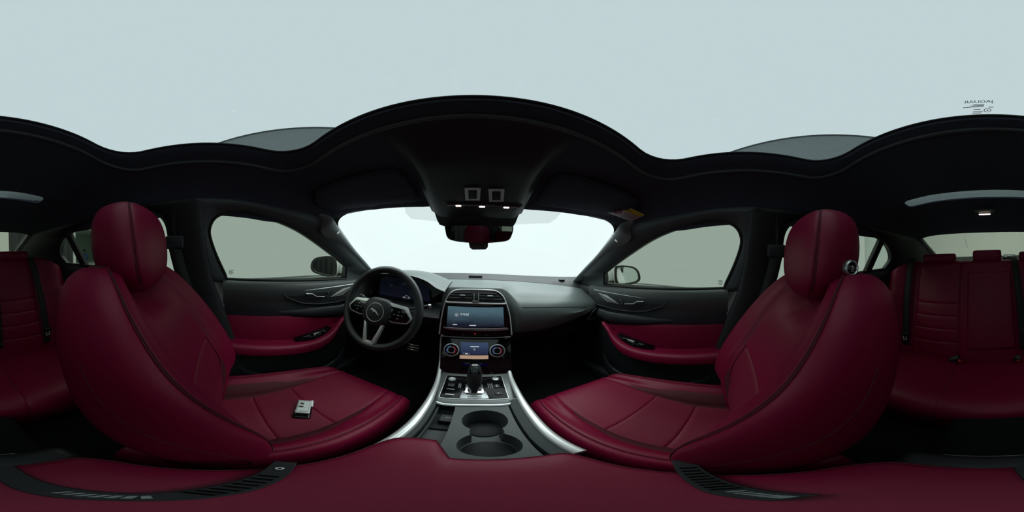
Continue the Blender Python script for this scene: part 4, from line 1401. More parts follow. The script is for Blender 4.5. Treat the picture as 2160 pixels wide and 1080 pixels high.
# raised centre panel that carries lamps and switches
pn = [(934, 425), (1085, 428), (1102, 436), (1080, 450), (1016, 450.5), (955, 447), (940, 432)]
pts = [ocp(*q, .028) for q in pn]
m = MB()
m.loft([[p + V(0, 0, .03) for p in pts], pts])
m.build('lamp_panel', BLACK, oc, bevel=.003)
for x, y in ((967, 433.4), (1017, 435), (1068, 437)):
    c = ocp(x, y, .0315)
    MB().rbox(c, (.018, .010, .006), .002).build('reading_lamp', LAMPLIGHT, oc)
a, b = ocp(944, 432, .0300), ocp(1096, 437.5, .0300)
MB().tube([a, a.lerp(b, .5), b], .0045, 8).build('lamp_strip', DKMETAL, oc)
for x, y, dx in ((997, 408.5, -1), (1047, 411, 1)):
    c = ocp(x, y, .030)
    q0, q1 = ocp(x - 16, y, .03), ocp(x + 16, y, .03)
    r0, r1 = ocp(x, y - 13, .03), ocp(x, y + 13, .03)
    Ux = (q1 - q0)
    Wx = (r0 - r1)
    Wl, Ul = Wx.length, Ux.length
    Ux.normalize()
    Wx.normalize()
    m = MB()
    for (u0, u1, v0, v1) in ((-.5, .5, .36, .5), (-.5, .5, -.5, -.38), (-.5, -.28, -.38, .36), (.28, .5, -.38, .36)):
        m.prism([(u0 * Ul, v0 * Wl), (u1 * Ul, v0 * Wl), (u1 * Ul, v1 * Wl), (u0 * Ul, v1 * Wl)], c, Ux, Wx, .004, .0)
    fr = m.build('switch_frame', SILVER, oc)
    MB().prism([(-.27 * Ul, -.37 * Wl), (.27 * Ul, -.37 * Wl), (.27 * Ul, .35 * Wl), (-.27 * Ul, .35 * Wl)], c, Ux, Wx, .0025, .001).build('rocker', BLACK, fr)
    MB().prism([(-.10 * Ul, -.25 * Wl), (.10 * Ul, -.25 * Wl), (.10 * Ul, -.20 * Wl), (-.10 * Ul, -.20 * Wl)], c + Ux.cross(Wx) * .0026, Ux, Wx, .0006, 0).build('rocker_mark', GREYINK, fr)
# cover that runs from the header down to the mirror
rows = []
for t, y, z, hw in ((0, .575, .160, .158), (.3, .592, .146, .156), (.6, .606, .130, .153), (1, .618, .114, .145)):
    rows.append([V(x, y + abs(x) * .1, z + q) for x, q in ((-hw, .05), (-hw, .008), (-hw * .85, 0), (0, -.002), (hw * .85, 0), (hw, .008), (hw, .05))])
MB().grid(rows).build('sensor_cover', BLACK, oc, angle=60)

mr = thing('rear_view_mirror', 'black rimmed rear view mirror hanging at the top of the windscreen', 'mirror', (.015, .585, .04))
mpx = [(938.5, 478), (946, 475.5), (1003, 475.8), (1070, 477), (1081, 478), (1083, 482), (1080, 495), (1072, 507), (1050, 511), (1020, 513), (980, 511.5), (953, 507), (943, 500), (939.5, 487)]
n_ = (-ray(1010, 494) + V(-.20, 0, .035)).normalized()
O_ = ray(1010, 494) * (.585 / ray(1010, 494).y)
oz = [onplane(*q, O_, n_) for q in mpx]
oz = spline(oz, 48, True)
ctr = sum(oz, Vector()) / len(oz)
MB().loft([[ctr.lerp(p, .80) - n_ * .030 for p in oz], [ctr.lerp(p, .97) - n_ * .018 for p in oz], [p - n_ * .004 for p in oz], oz, [ctr.lerp(p, .985) + n_ * .002 for p in oz], [ctr.lerp(p, .965) + n_ * .001 for p in oz]]).build('housing', BLACK, mr)
MB().loft([[ctr.lerp(p, .968) - n_ * .003 for p in oz], [ctr.lerp(p, .968) + n_ * .0014 for p in oz]]).build('mirror_glass', DIMMIRROR, mr)
MB().tube([ctr - n_ * .025, V(.005, .63, .12), V(0, .64, .15)], .012, 10).build('stem', BLACK, mr)
dc = thing('dash_camera', 'small grey camera box below the rear view mirror', 'camera', at(1009, 528, y=.62))
q = [at(*k, y=.615) for k in ((988, 510), (1030, 510), (1029, 522), (1024, 526.5), (997, 527), (991, 523))]
MB().loft([q, [p + V(0, .05, .012) for p in q]]).build('body', DASH, dc, bevel=.002)
MB().box(at(1009, 520, y=.613), (.018, .002, .002)).build('marking', GREYINK, dc)
MB().lathe([(.004, 0), (.004, .002), (.002, .002)], at(1022, 520.5, y=.614), (0, -1, 0), 12).build('lens', GLOSS, dc)
MB().tube([at(1009, 512, y=.64), V(0, .655, .13)], .008, 8).build('mount', BLACK, dc)

for s in (-1, 1):
    vz = thing('sun_visor', 'black sun visor folded up over the driver side of the windscreen' if s < 0 else 'black sun visor with a yellow warning sticker folded up on the passenger side', 'sun visor', (s * .36, .42, .17))
    pl = roundpoly([(.185, .515), (.37, .495), (.505, .44), (.52, .36), (.49, .315), (.20, .375)], .03, 4)
    up = [V(s * x, y, roof(x, y) - .004) for x, y in pl]
    dn = [V(s * x, y, roof(x, y) - .020) for x, y in pl]
    di = [V(s * lerp(.36, x, .95), lerp(.41, y, .95), roof(lerp(.36, x, .95), lerp(.41, y, .95)) - .024) for x, y in pl]
    MB().loft([up, dn, di]).build('panel', SUEDE, vz, angle=60)
    c = at(856 if s < 0 else 1172, 418.5 if s < 0 else 434, z=.195)
    MB().rbox(c + V(0, 0, .004), (.030, .018, .012), .005).build('clip', BLACK, vz)
    MB().tube([c + V(s * .012, 0, 0), c + V(s * .05, .004, .002)], .004, 8).build('rod', BLACK, vz)
    if s > 0:
        def vis(px, py):
            v = ray(px, py)
            t = .5
            for _ in range(60):
                p = v * t
                t = lerp(t, (roof(p.x, p.y) - .0252) / v.z, .5)
            return v * t
        A, B, C_, D = vis(1277, 447.5), vis(1310, 430), vis(1360, 453), vis(1331, 467)
        m = MB().add([A, B, C_, D], [[0, 1, 2, 3]])
        lb = m.build('warning_label', PAPER, vz, solid=.0006)
        dn_ = V(0, 0, -.0008)
        Y0, Y1 = A.lerp(B, .62), D.lerp(C_, .70)
        MB().add([Y0 + dn_, B + dn_, C_ + dn_, Y1 + dn_], [[0, 1, 2, 3]]).build('yellow_band', YELLOW, lb)
        cc_ = A.lerp(D, .25).lerp(B.lerp(C_, .25), .40) + dn_ * 5
        Ua, Wa = (D - A).normalized(), (B - A).normalized()
        MB().tube([cc_ + Ua * .011 * math.cos(a) + Wa * .011 * math.sin(a) for a in [k * math.pi / 12 for k in range(24)]], .0016, 6, closed=True).build('ban_ring', REDINK, lb)
        MB().tube([cc_ + Ua * .010 * math.cos(a) + Wa * .010 * math.sin(a) for a in (.8, .8 + math.pi)], .0015, 6).build('ban_bar', REDINK, lb)
        for k in range(4):
            a_, b_ = A.lerp(D, .42), B.lerp(C_, .42)
            MB().tube([A.lerp(D, .45).lerp(Y0.lerp(Y1, .45), .2 + k * .2) + dn_, A.lerp(D, .9).lerp(Y0.lerp(Y1, .9), .2 + k * .2) + dn_], .0007, 4).build('print_line', GREYINK, lb)
        for k, t in enumerate((.12, .5, .8)):
            MB().rbox(Y0.lerp(Y1, t).lerp(B.lerp(C_, t), .5) + dn_ * 2, (.012, .008, .0006), .0002).build('print_mark', INK if k == 0 else GREYINK, lb)

# rear roof lamp
rl = thing('roof_lamp', 'lit strip lamp with two switches on the rear headliner', 'lamp', at(2076, 455, z=.262))
c = at(2077, 452, z=.262)
MB().rbox(c + V(0, .03, .012), (.12, .12, .012), .005).build('plate', BLACK, rl)
MB().rbox(c + V(0, -.005, .003), (.070, .010, .008), .003).build('lens', LAMPLIGHT, rl)
for dx in (-.018, .018):
    MB().rbox(c + V(dx, -.032, .001), (.024, .020, .008), .003).build('switch', DOORBLK, rl)

# ------------------------------------------------------------------ door mirrors
for s in (-1, 1):
    sm = thing('side_mirror', 'white door mirror with dark glass outside the driver window' if s < 0 else 'white door mirror reflecting the car side outside the passenger window', 'door mirror', (s * .88, .72, -.18))
    px = ([(655, 566), (656, 555), (662, 546), (672, 542), (690, 540), (702, 542), (708, 550), (709, 568), (706, 580), (695, 584), (672, 579), (660, 574)] if s < 0 else
          [(1297, 570), (1299, 562), (1306, 560), (1320, 560), (1337, 563), (1347, 571), (1351, 583), (1350, 592), (1340, 598), (1316, 602), (1303, 601), (1298, 590)])
    ny = (V(.27, -.96, .03) if s < 0 else V(-.42, -.90, .05)).normalized()
    O_ = V(s * .87, .70, -.05)
    lp = [onplane(*q, O_, ny) for q in px]
    lp = spline(lp, 40, True)
    ctr = sum(lp, Vector()) / len(lp)
    MB().loft([[ctr.lerp(p, .45) - ny * .085 for p in lp], [ctr.lerp(p, .80) - ny * .070 for p in lp], [ctr.lerp(p, 1.0) - ny * .03 for p in lp], [ctr.lerp(p, .995) - ny * .012 for p in lp]]).build('housing', WHITEPAINT, sm, angle=60)
    MB().loft([[ctr.lerp(p, .99) - ny * .014 for p in lp], [p - ny * .004 for p in lp], [ctr.lerp(p, .99) for p in lp], [ctr.lerp(p, .83) - ny * .001 for p in lp], [ctr.lerp(p, .81) - ny * .024 for p in lp]]).build('rim', RUBBER, sm, angle=60)
    nt = (V(.27, -.96, .02) if s < 0 else V(-.485, -.875, .02)).normalized()
    gp_ = []
    for p in lp:
        q = ctr.lerp(p, .84) - ny * .010
        q = q - ny * ((q - (ctr - ny * .010)).dot(nt) / ny.dot(nt))
        gp_.append(q)
    MB().loft([[p - ny * .003 for p in gp_], gp_]).build('mirror_glass', MIRROR, sm)
    a0 = min(lp, key=lambda p: abs(p.x))
    # white foot between the housing and the door, over a black arm
    w0 = [onplane(*q, O_ - ny * .06, ny) for q in (((706, 543), (724, 553), (723, 577), (706, 577)) if s < 0 else ((1284, 568), (1300, 559), (1300, 593), (1284, 593)))]
    MB().loft([w0, [p - ny * .05 for p in w0]]).build('foot_cap', WHITEPAINT, sm, bevel=.004)
    w0 = [onplane(*q, O_ - ny * .03, ny) for q in (((690, 577), (724, 576), (724, 589), (698, 586)) if s < 0 else ((1283, 593), (1318, 594), (1310, 603), (1283, 606)))]
    MB().loft([w0, [p - ny * .06 for p in w0]]).build('arm', RUBBER, sm, bevel=.004)

# ------------------------------------------------------------------ front seats
def catmull(P, t, closed=True):
    n = len(P)
    if closed:
        i = int(math.floor(t))
        f = t - i
        a, b, c, d = P[(i - 1) % n], P[i % n], P[(i + 1) % n], P[(i + 2) % n]
    else:
        t = max(0.0, min(n - 1.000001, t))
        i = int(t)
        f = t - i
        b, c = P[i], P[min(i + 1, n - 1)]
        a = P[i - 1] if i > 0 else b * 2 - c
        d = P[i + 2] if i + 2 < n else c * 2 - b
    return 0.5 * ((2 * b) + (c - a) * f + (2 * a - 5 * b + 4 * c - d) * f * f + (3 * b - a - 3 * c + d) * f ** 3)

def panel(S, center, a0, a1, b0, b1, na, nb, depth=.0032, width=.009, edges=(1, 1, 1, 1)):
    """leather panel cut from a closed surface S(a, b); its rim rolls in towards the seams"""
    def dense(n):
        return [0, .008, .02, .04] + [lerp(.07, .93, k / (n - 1)) for k in range(n)] + [.96, .98, .992, 1]
    ta, tb = dense(na), dense(nb)
    A = [lerp(a0, a1, t) for t in ta]
    B = [lerp(b0, b1, t) for t in tb]
    P = [[S(a, b) for a in A] for b in B]
    rows = []
    ea, eb = (a1 - a0) * .004, (b1 - b0) * .004
    nA, nB = len(A), len(B)
    ca_ = []
    for r in P:
        acc = [0]
        for i in range(nA - 1):
            acc.append(acc[-1] + (r[i + 1] - r[i]).length)
        ca_.append(acc)
    cb_ = []
    for i in range(nA):
        acc = [0]
        for j in range(nB - 1):
            acc.append(acc[-1] + (P[j + 1][i] - P[j][i]).length)
        cb_.append(acc)
    for j in range(nB):
        row = []
        for i in range(nA):
            a, b = A[i], B[j]
            n = (S(a + ea, b) - S(a - ea, b)).cross(S(a, b + eb) - S(a, b - eb))
            n = n.normalized() if n.length > 1e-14 else Vector((0, 0, 0))
            if n.dot(center(a, b) - P[j][i]) < 0:
                n = -n
            f = 0.0
            for on, dist in ((edges[0], ca_[j][i]), (edges[1], ca_[j][-1] - ca_[j][i]), (edges[2], cb_[i][j]), (edges[3], cb_[i][-1] - cb_[i][j])):
                if on:
                    f = max(f, (1 - min(1.0, dist / width)) ** 2.2)
            row.append(P[j][i] + n * (depth * f))
        rows.append(row)
    return MB().grid(rows)

def K(vs, *cols):
    return [[(v, c) for v, c in zip(vs, col)] for col in cols]

BZ = (-.63, -.54, -.45, -.36, -.26, -.16, -.08, -.045, -.028)
B_yr, B_yb, B_in, B_out, B_yc = K(BZ,
    (.045, .06, .06, .042, -.004, -.065, -.125, -.165, -.200),
    (-.06, -.085, -.135, -.190, -.236, -.266, -.280, -.280, -.262),
    (.152, .147, .142, .138, .137, .142, .165, .195, .225),
    (.600, .605, .610, .610, .605, .580, .535, .505, .480),
    (.0, .005, .0, -.012, -.060, -.115, -.165, -.192, -.208))
CY = (-.12, -.02, .10, .22, .34, .42, .465, .49, .502)
C_zr, C_zc, C_zb, C_in, C_out = K(CY,
    (-.565, -.560, -.556, -.562, -.578, -.592, -.604, -.630, -.670),
    (-.638, -.638, -.633, -.618, -.603, -.600, -.608, -.634, -.672),
    (-.76, -.76, -.76, -.76, -.75, -.74, -.735, -.725, -.715),
    (.150, .152, .156, .162, .168, .172, .178, .186, .200),
    (.600, .600, .600, .600, .595, .585, .573, .558, .540))

def front_seat(s):
    lab = ('red leather driver seat with a silver key lying on its cushion' if s < 0 else
           'red leather passenger seat with a round silver badge on its headrest')
    st = thing('front_seat', lab, 'car seat', (s * .375, .15, -.84), 'front seats of the car')
    def SB(a, z):
        yr, yb, si, so, yc = (keyed(k, z) for k in (B_yr, B_yb, B_in, B_out, B_yc))
        T = yr - yb
        sc_, hw = (si + so) / 2, (so - si) / 2
        half = [(-.55, yb), (-.91, yb + .010), (-1, yb + .30 * T), (-1, yb + .74 * T), (-.945, yr - .010), (-.85, yr), (-.72, yr - .014), (-.585, (yr + yc) / 2), (-.46, yc + .006)]
        cps = half + [(0, yc)] + [(-u, y) for u, y in half[::-1]] + [(0, yb - .008)]
        q = catmull([V(u, y, 0) for u, y in cps], a)
        if q.x > .5:      # the door side bolster tucks in above the cushion
            k_ = smooth((q.x - .5) / .35) * smooth((-.43 - z) / .17)
            q = V(q.x - .16 * k_, q.y - .07 * k_, 0)
        dip = .058 * smooth((z + .17) / .13) * (1 - smooth((abs(q.x) - .12) / .50))
        return V(s * (sc_ + q.x * hw), q.y, z - dip)
    def CB(a, z):
        yr, yb, si, so = (keyed(k, z) for k in (B_yr, B_yb, B_in, B_out))
        return V(s * (si + so) / 2, lerp(yb, yr, .4), z)
    z0, z1 = -.63, -.028
    br = thing_part('backrest', st)
    # core closes the seams from inside
    rings = []
    for k in range(22):
        z = lerp(z0, z1, k / 21)
        c_ = CB(0, z)
        rings.append([SB(a, z).lerp(V(c_.x, c_.y - .03, SB(a, z).z), .12) for a in [20 * q / 60 for q in range(60)]])
    MB().loft(rings).build('core', RED_STITCH, br, angle=60)
    panel(SB, CB, -.5, 4.9, z0, z1, 22, 34).build('side_panel', RED, br, angle=60)
    panel(SB, CB, 4.9, 7.9, z0, z1, 14, 34, edges=(1, 0, 1, 1)).build('bolster', RED, br, angle=60)
    panel(SB, CB, 10.1, 13.1, z0, z1, 14, 34, edges=(0, 0, 1, 1)).build('bolster', RED, br, angle=60)
    panel(SB, CB, 13.1, 18.5, z0, z1, 22, 34, edges=(0, 1, 1, 1)).build('side_panel', RED, br, angle=60)
    panel(SB, CB, 7.9, 10.1, -.285, z1, 16, 16, edges=(0, 0, 1, 1)).build('upper_insert', RED, br, angle=60)
    panel(SB, CB, 7.9, 10.1, -.44, -.285, 16, 10).build('lumbar_insert', RED_DK, br, angle=60)
    panel(SB, CB, 7.9, 10.1, z0, -.44, 16, 10).build('lower_insert', RED_DK, br, angle=60)
    panel(SB, CB, 18.5, 19.5, z0, z1, 12, 20).build('back_shell', RED, br, angle=60)
    for a in (4.80, 5.00):
        MB().tube([SB(a, lerp(z0 + .04, z1 - .004, k / 40)).lerp(CB(a, lerp(z0 + .04, z1, k / 40)), -.006) for k in range(41)], .0011, 5).build('stitching', RED_STITCH, br)
    MB().tube([SB(2.4 + .9 * smooth(k / 30), lerp(-.17, -.58, k / 30)).lerp(CB(2.4, lerp(-.17, -.58, k / 30)), -.002) for k in range(31)], .0011, 5).build('stitching', RED_STITCH, br)
    # cushion
    def SC_(a, y):
        zr, zc, zb, si, so = (keyed(k, y) for k in (C_zr, C_zc, C_zb, C_in, C_out))
        T = zr - zb
        sc_, hw = (si + so) / 2, (so - si) / 2
        half = [(-.6, zb), (-.9, zb + .012), (-1, zb + .40 * T), (-1, zb + .78 * T), (-.945, zr - .008), (-.85, zr), (-.745, zr - .008), (-.64, (zr + zc) / 2 + .002), (-.53, zc + .004)]
        cps = half + [(0, zc + .004)] + [(-u, z) for u, z in half[::-1]] + [(0, zb - .004)]
        q = catmull([V(u, 0, z) for u, z in cps], a)
        bow = .022 * (1 - q.x * q.x) * smooth((y - .1) / .4)
        return V(s * (sc_ + q.x * hw), y + bow - .010, q.z)
    def CC(a, y):
        zr, zc, zb, si, so = (keyed(k, y) for k in (C_zr, C_zc, C_zb, C_in, C_out))
        return V(s * (si + so) / 2, y, lerp(zb, zc, .5))
    cu = thing_part('cushion', st)
    y0, y1 = -.12, .502
    rings = []
    for k in range(24):
        y = lerp(y0, y1 - .002, k / 23)
        rings.append([SC_(a, y).lerp(CC(a, y), .10) for a in [20 * q / 60 for q in range(60)]])
    MB().loft(rings).build('core', RED_STITCH, cu, angle=60)
    panel(SC_, CC, .2, 4.9, y0, y1, 18, 34).build('side_panel', RED, cu, angle=60)
    panel(SC_, CC, 4.9, 7.9, y0, y1, 14, 34).build('bolster', RED, cu, angle=60)
    panel(SC_, CC, 10.1, 13.1, y0, y1, 14, 34).build('bolster', RED, cu, angle=60)
    panel(SC_, CC, 13.1, 17.8, y0, y1, 18, 34).build('side_panel', RED, cu, angle=60)
    panel(SC_, CC, 7.9, 10.1, .245, y1, 18, 18).build('thigh_insert', RED, cu, angle=60)
    panel(SC_, CC, 7.9, 10.1, .115, .245, 18, 10).build('middle_insert', RED_DK, cu, angle=60)
    panel(SC_, CC, 7.9, 10.1, y0, .115, 18, 12).build('rear_insert', RED_DK, cu, angle=60)
    for a in (5.0, 13.0):
        MB().tube([SC_(a, lerp(-.10, .49, k / 40)).lerp(CC(a, lerp(-.10, .49, k / 40)), -.004) for k in range(41)], .0011, 5).build('stitching', RED_STITCH, cu)
    # headrest
    HZ = (-.094, -.076, -.045, .0, .045, .082, .106, .118, .122)
    H_w, H_d, H_y = K(HZ, (.036, .068, .100, .113, .113, .102, .080, .050, .012), (.026, .050, .064, .069, .067, .060, .046, .030, .008), (-.196, -.199, -.202, -.206, -.210, -.214, -.216, -.217, -.218))
    def SH(a, z):
        w, d_, yc = keyed(H_w, z), keyed(H_d, z), keyed(H_y, z)
        e = .62
        cx_, cy_ = math.cos(a), math.sin(a)
        return V(s * (.357 + w * math.copysign(abs(cx_) ** e, cx_)), yc + d_ * math.copysign(abs(cy_) ** e, cy_), z - .02 * smooth((-.03 - z) / .06) * 0)
    def CH(a, z):
        return V(s * .357, keyed(H_y, z), z)
    hr = thing_part('headrest', st)
    rings = [[SH(a, z).lerp(CH(a, z), .03) for a in [2 * math.pi * q / 48 for q in range(48)]] for z in [lerp(HZ[0], HZ[-1], k / 24) for k in range(25)]]
    MB().loft(rings).build('core', RED_STITCH, hr, angle=60)
    A1 = math.radians(132)
    panel(SH, CH, math.radians(48), A1, HZ[0], HZ[-1], 20, 26, depth=.0022, width=.006, edges=(1, 1, 0, 0)).build('front_panel', RED, hr, angle=70)
    panel(SH, CH, A1, math.radians(408), HZ[0], HZ[-1], 40, 26, depth=.0022, width=.006, edges=(1, 1, 0, 0)).build('wrap_panel', RED, hr, angle=70)
    for a in (A1 + .04, A1 + .10):
        MB().tube([SH(a, lerp(-.07, .108, k / 24)).lerp(CH(a, lerp(-.07, .108, k / 24)), -.006) for k in range(25)], .0009, 5).build('stitching', RED_STITCH, hr)
    for dx in (-.05, .05):
        MB().tube([V(s * (.357 + dx), -.212, -.14), V(s * (.357 + dx), -.21, -.06)], .006, 8).build('post', CHROME, hr)
    if s > 0:
        bc = at(1793, 565.5, x=.2405)
        ny = V(-1, .10, .02).normalized()
        bd = MB().lathe([(.0165, -.008), (.0172, .002), (.0160, .007), (.0130, .009), (.0115, .0075), (.0110, .005)], bc, ny, 32).build('badge_ring', SATIN, hr)
        MB().lathe([(.0115, 0), (.0115, .0055), (.006, .0065), (0, .0066)], bc, ny, 28).build('badge_face', GLOSS, bd)
        uu = V(0, -1, 0)
        ww = ny.cross(uu)
        # growling cat face in relief
        for pts_ in ([(-.006, .005), (-.004, .001), (-.002, -.001), (0, -.004)], [(.006, .005), (.004, .001), (.002, -.001), (0, -.004)], [(-.004, -.005), (0, -.007), (.004, -.005)], [(-.002, .004), (0, .002), (.002, .004)], [(-.007, .001), (-.006, -.004)], [(.007, .001), (.006, -.004)]):
            MB().tube([bc + ny * .0066 + uu * a + ww * b for a, b in pts_], .0009, 6).build('badge_relief', CHROME, bd)
    # seat base and rails
    MB().rbox((s * .375, .16, -.795), (.38, .50, .09), .03).build('base', BLACK, st)
    return st

def thing_part(name, parent):
    """an Empty part that groups sub-parts (panels, stitching) under a thing"""
    o = bpy.data.objects.new(name, None)
    o.empty_display_size = .03
    COL.objects.link(o)
    o.parent = parent
    o['_o'] = Vector(parent['_o'])
    return o

seat_l = front_seat(-1)
seat_r = front_seat(1)

# ------------------------------------------------------------------ rear bench
rb = thing('rear_bench', 'dark red leather rear bench seat with three headrests', 'rear seat', (0, -.75, -.84))
prof_c = [(-.93, -.700), (-.90, -.668), (-.82, -.645), (-.70, -.628), (-.58, -.612), (-.49, -.603), (-.445, -.618), (-.425, -.66), (-.43, -.72), (-.45, -.82)]
def SRC(x, t):
    q = catmull([V(0, y, z) for y, z in prof_c], t, False)
    crown = .010 * math.cos(min(1, abs(abs(x) - .37) / .22) * math.pi / 2) if abs(x) > .15 else 0
    return V(x, q.y, q.z + crown * (1 if t < 7 else 0))
cen_c = lambda x, t: V(x, -.68, -.85)
cush = thing_part('cushion', rb)
for a, b, nm in ((-.66, -.165, 'outer_panel'), (-.165, .165, 'centre_panel'), (.165, .66, 'outer_panel')):
    panel(SRC, cen_c, a, b, 0, 9, 14, 30, depth=.004, width=.012).build(nm, RED, cush, angle=60)
MB().grid([[SRC(x, t).lerp(cen_c(x, t), .03) for x in (-.66, -.3, 0, .3, .66)] for t in [k * 9 / 24 for k in range(25)]]).build('core', RED_STITCH, cush)
prof_b = [(-.885, -.70), (-.90, -.62), (-.935, -.48), (-.975, -.34), (-1.02, -.20), (-1.055, -.10), (-1.078, -.045), (-1.105, -.028), (-1.14, -.04), (-1.16, -.09)]
def SRB(x, t):
    q = catmull([V(0, y, z) for y, z in prof_b], t, False)
    wing = .10 * smooth((abs(x) - .50) / .14)
    mid = .012 * smooth((.19 - abs(x)) / .05)
    low = .014 * math.exp(-((abs(x) - .33) / .13) ** 2) * math.exp(-((t - 2.5) / 1.3) ** 2)
    k = 1 if t < 6.5 else .3
    return V(x, q.y + (wing + mid + low) * k, q.z - .05 * smooth((abs(x) - .55) / .12) * (1 if t > 4 else 0))
cen_b = lambda x, t: V(x, -1.25, -.40)
bk = thing_part('backrest', rb)
for sgn in (-1, 1):
    panel(SRB, cen_b, sgn * .465, sgn * .665, 0, 9, 10, 30, depth=.008, width=.025).build('side_bolster', RED, bk, angle=60)
    for t0, t1, nm in ((0, 1.55, 'lower_panel'), (1.55, 2.15, 'rib_panel'), (2.15, 2.75, 'rib_panel'), (2.75, 3.3, 'rib_panel'), (3.3, 9, 'upper_panel')):
        panel(SRB, cen_b, sgn * .185, sgn * .465, t0, t1, 14, 8 if nm != 'upper_panel' else 22, depth=.004, width=.014).build(nm, RED, bk, angle=60)
panel(SRB, cen_b, -.185, .185, 0, 9, 14, 30, depth=.008, width=.02).build('centre_panel', RED, bk, angle=60)
def SRM(x, t):
    p = SRB(x, t)
    return p + V(0, .012, .004)
panel(SRM, cen_b, -.145, .130, 1.3, 5.0, 14, 22, depth=.014, width=.012).build('centre_pad', RED, bk, angle=60)
MB().grid([[SRB(x, t).lerp(cen_b(x, t), .03) for x in [-.665 + 1.33 * k / 24 for k in range(25)]] for t in [k * 9 / 24 for k in range(25)]]).build('core', RED_STITCH, bk)
for x0, x1, zl, zh in ((-.455, -.215, -.05, .024), (-.095, .100, -.05, .040), (.215, .455, -.05, .024)):
    w_ = (x1 - x0) / 2
    rings = []
    for z, k, dy in ((zl, .90, .030), (zl + .02, .97, .040), ((zl + zh) / 2, 1, .044), (zh - .014, .985, .040), (zh - .003, .95, .028), (zh, .85, .012)):
        rings.append([V((x0 + x1) / 2 + w_ * k * math.copysign(abs(math.cos(a)) ** .35, math.cos(a)), -1.105 + dy * math.copysign(abs(math.sin(a)) ** .6, math.sin(a)), z) for a in [2 * math.pi * q / 32 for q in range(32)]])
    h = MB().loft(rings).build('headrest', RED, rb, angle=60)
    for dx in (-.05, .05):
        MB().tube([V((x0 + x1) / 2 + dx, -1.11, -.10), V((x0 + x1) / 2 + dx, -1.11, -.03)], .006, 8).build('post', CHROME, h)

# ------------------------------------------------------------------ seat belts
def ribbon(path, width, wdir, t=.0016, n=30):
    P = spline(path, n)
    rows = []
    for p in P:
        w = Vector(wdir).normalized() * (width / 2)
        rows.append([p - w, p + w])
    return MB().grid(rows)

for s in (-1, 1):
    sbt = thing('seat_belt', 'black front seat belt hanging on the driver side door pillar' if s < 0 else 'black front seat belt with metal tongue on the passenger side door pillar', 'seat belt', (s * .63, -.06, -.6))
    ribbon([V(s * .578, -.165, .025), V(s * .600, -.15, -.06), V(s * .622, -.11, -.20), V(s * .635, -.05, -.40), V(s * .645, 0, -.62)], .046, (.25 * s, 1, .2)).build('webbing', BELT, sbt, solid=.0016)
    MB().rbox((s * .585, -.165, .035), (.016, .07, .05), .007).build('upper_guide', BLACK, sbt)
    tp = at(1536 if s > 0 else 470, 735 if s > 0 else 712, x=s * .628)
    MB().rbox(tp, (.008, .040, .026), .003, Matrix.Rotation(.5, 3, 'X')).build('tongue_grip', BLACK, sbt)
    if s > 0:
        for q0, q1 in (((1525, 739), (1534, 735)), ((1527, 741), (1536, 736)), ((1539, 731), (1542, 724))):
            MB().tube([at(*q0, x=.622), at(*q1, x=.622)], .0012, 6).build('tongue', SATIN, sbt)
for px_top, px_bot, tong, lab in (
        ((1924, 552), (1911, 694), (1909, 712), 'black rear seat belt with bright tongue on the right of the rear bench'),
        ((66, 552), (97, 690), (101, 702), 'black rear seat belt with bright tongue on the left of the rear bench')):
    a, b = at(*px_top, y=-1.06), at(*px_bot, y=-.905)
    t_ = thing('seat_belt', lab, 'seat belt', b + V(0, 0, -.15))
    mid_ = at((px_top[0] + px_bot[0]) / 2, (px_top[1] + px_bot[1]) / 2, y=-.985)
    ribbon([V(a.x, -1.13, -.01), a + V(0, .012, .0), mid_ + V(0, .03, 0), b, b + V(0, .01, -.12)], .046, (1, 0, 0)).build('webbing', BELT, t_, solid=.0016)
    c = at(*tong, y=-.893)
    MB().tube([c + V(u, 0, w) for u, w in ((-.017, .018), (-.010, .012), (-.009, -.016), (.009, -.016), (.010, .012), (.017, .018))], .0028, 6, closed=True, up=(0, 1, 0)).build('tongue', WHITEINK, t_)
    MB().rbox(c + V(0, -.002, .026), (.050, .014, .026), .004).build('tongue_grip', BLACK, t_)
a, b = at(2141, 560, y=-1.06), at(2156, 690, y=-.91)
t_ = thing('seat_belt', 'black rear centre seat belt beside the middle headrest', 'seat belt', b + V(0, 0, -.2))
ribbon([V(a.x, -1.13, -.01), a + V(0, .012, 0), a.lerp(b, .5) + V(0, .04, 0), b + V(0, .01, 0), b + V(0, .03, -.14)], .044, (1, 0, 0)).build('webbing', BELT, t_, solid=.0016)
MB().rbox(b + V(0, .015, -.05), (.040, .020, .09), .006).build('lower_latch', BLACK, t_)
for px, py, lab, ry in ((2020, 761, 'black rear belt buckle with red button at the right of the bench centre', .5), (2146, 760, 'black rear belt buckle with red button at the middle of the bench', -.2), (1921, 742, None, 0)):
    c = at(px, py, y=-.825) + V(0, 0, .006)
    if lab is None:
        continue
    t_ = thing('belt_buckle', lab, 'belt buckle', c + V(0, 0, -.03))
    rt_ = Matrix.Rotation(ry, 3, 'Y') @ Matrix.Rotation(-.6, 3, 'X')
    MB().rbox(c + V(.018 if ry > 0 else 0, -.012, 0), (.06 if ry > 0 else .034, .03, .03 if ry > 0 else .05), .006, rt_).build('housing', BLACK, t_)
    MB().rbox(c + V(-.014 if ry > 0 else -.002, .004, -.004), (.014, .018, .026), .004, rt_).build('release_button', REDBTN, t_)
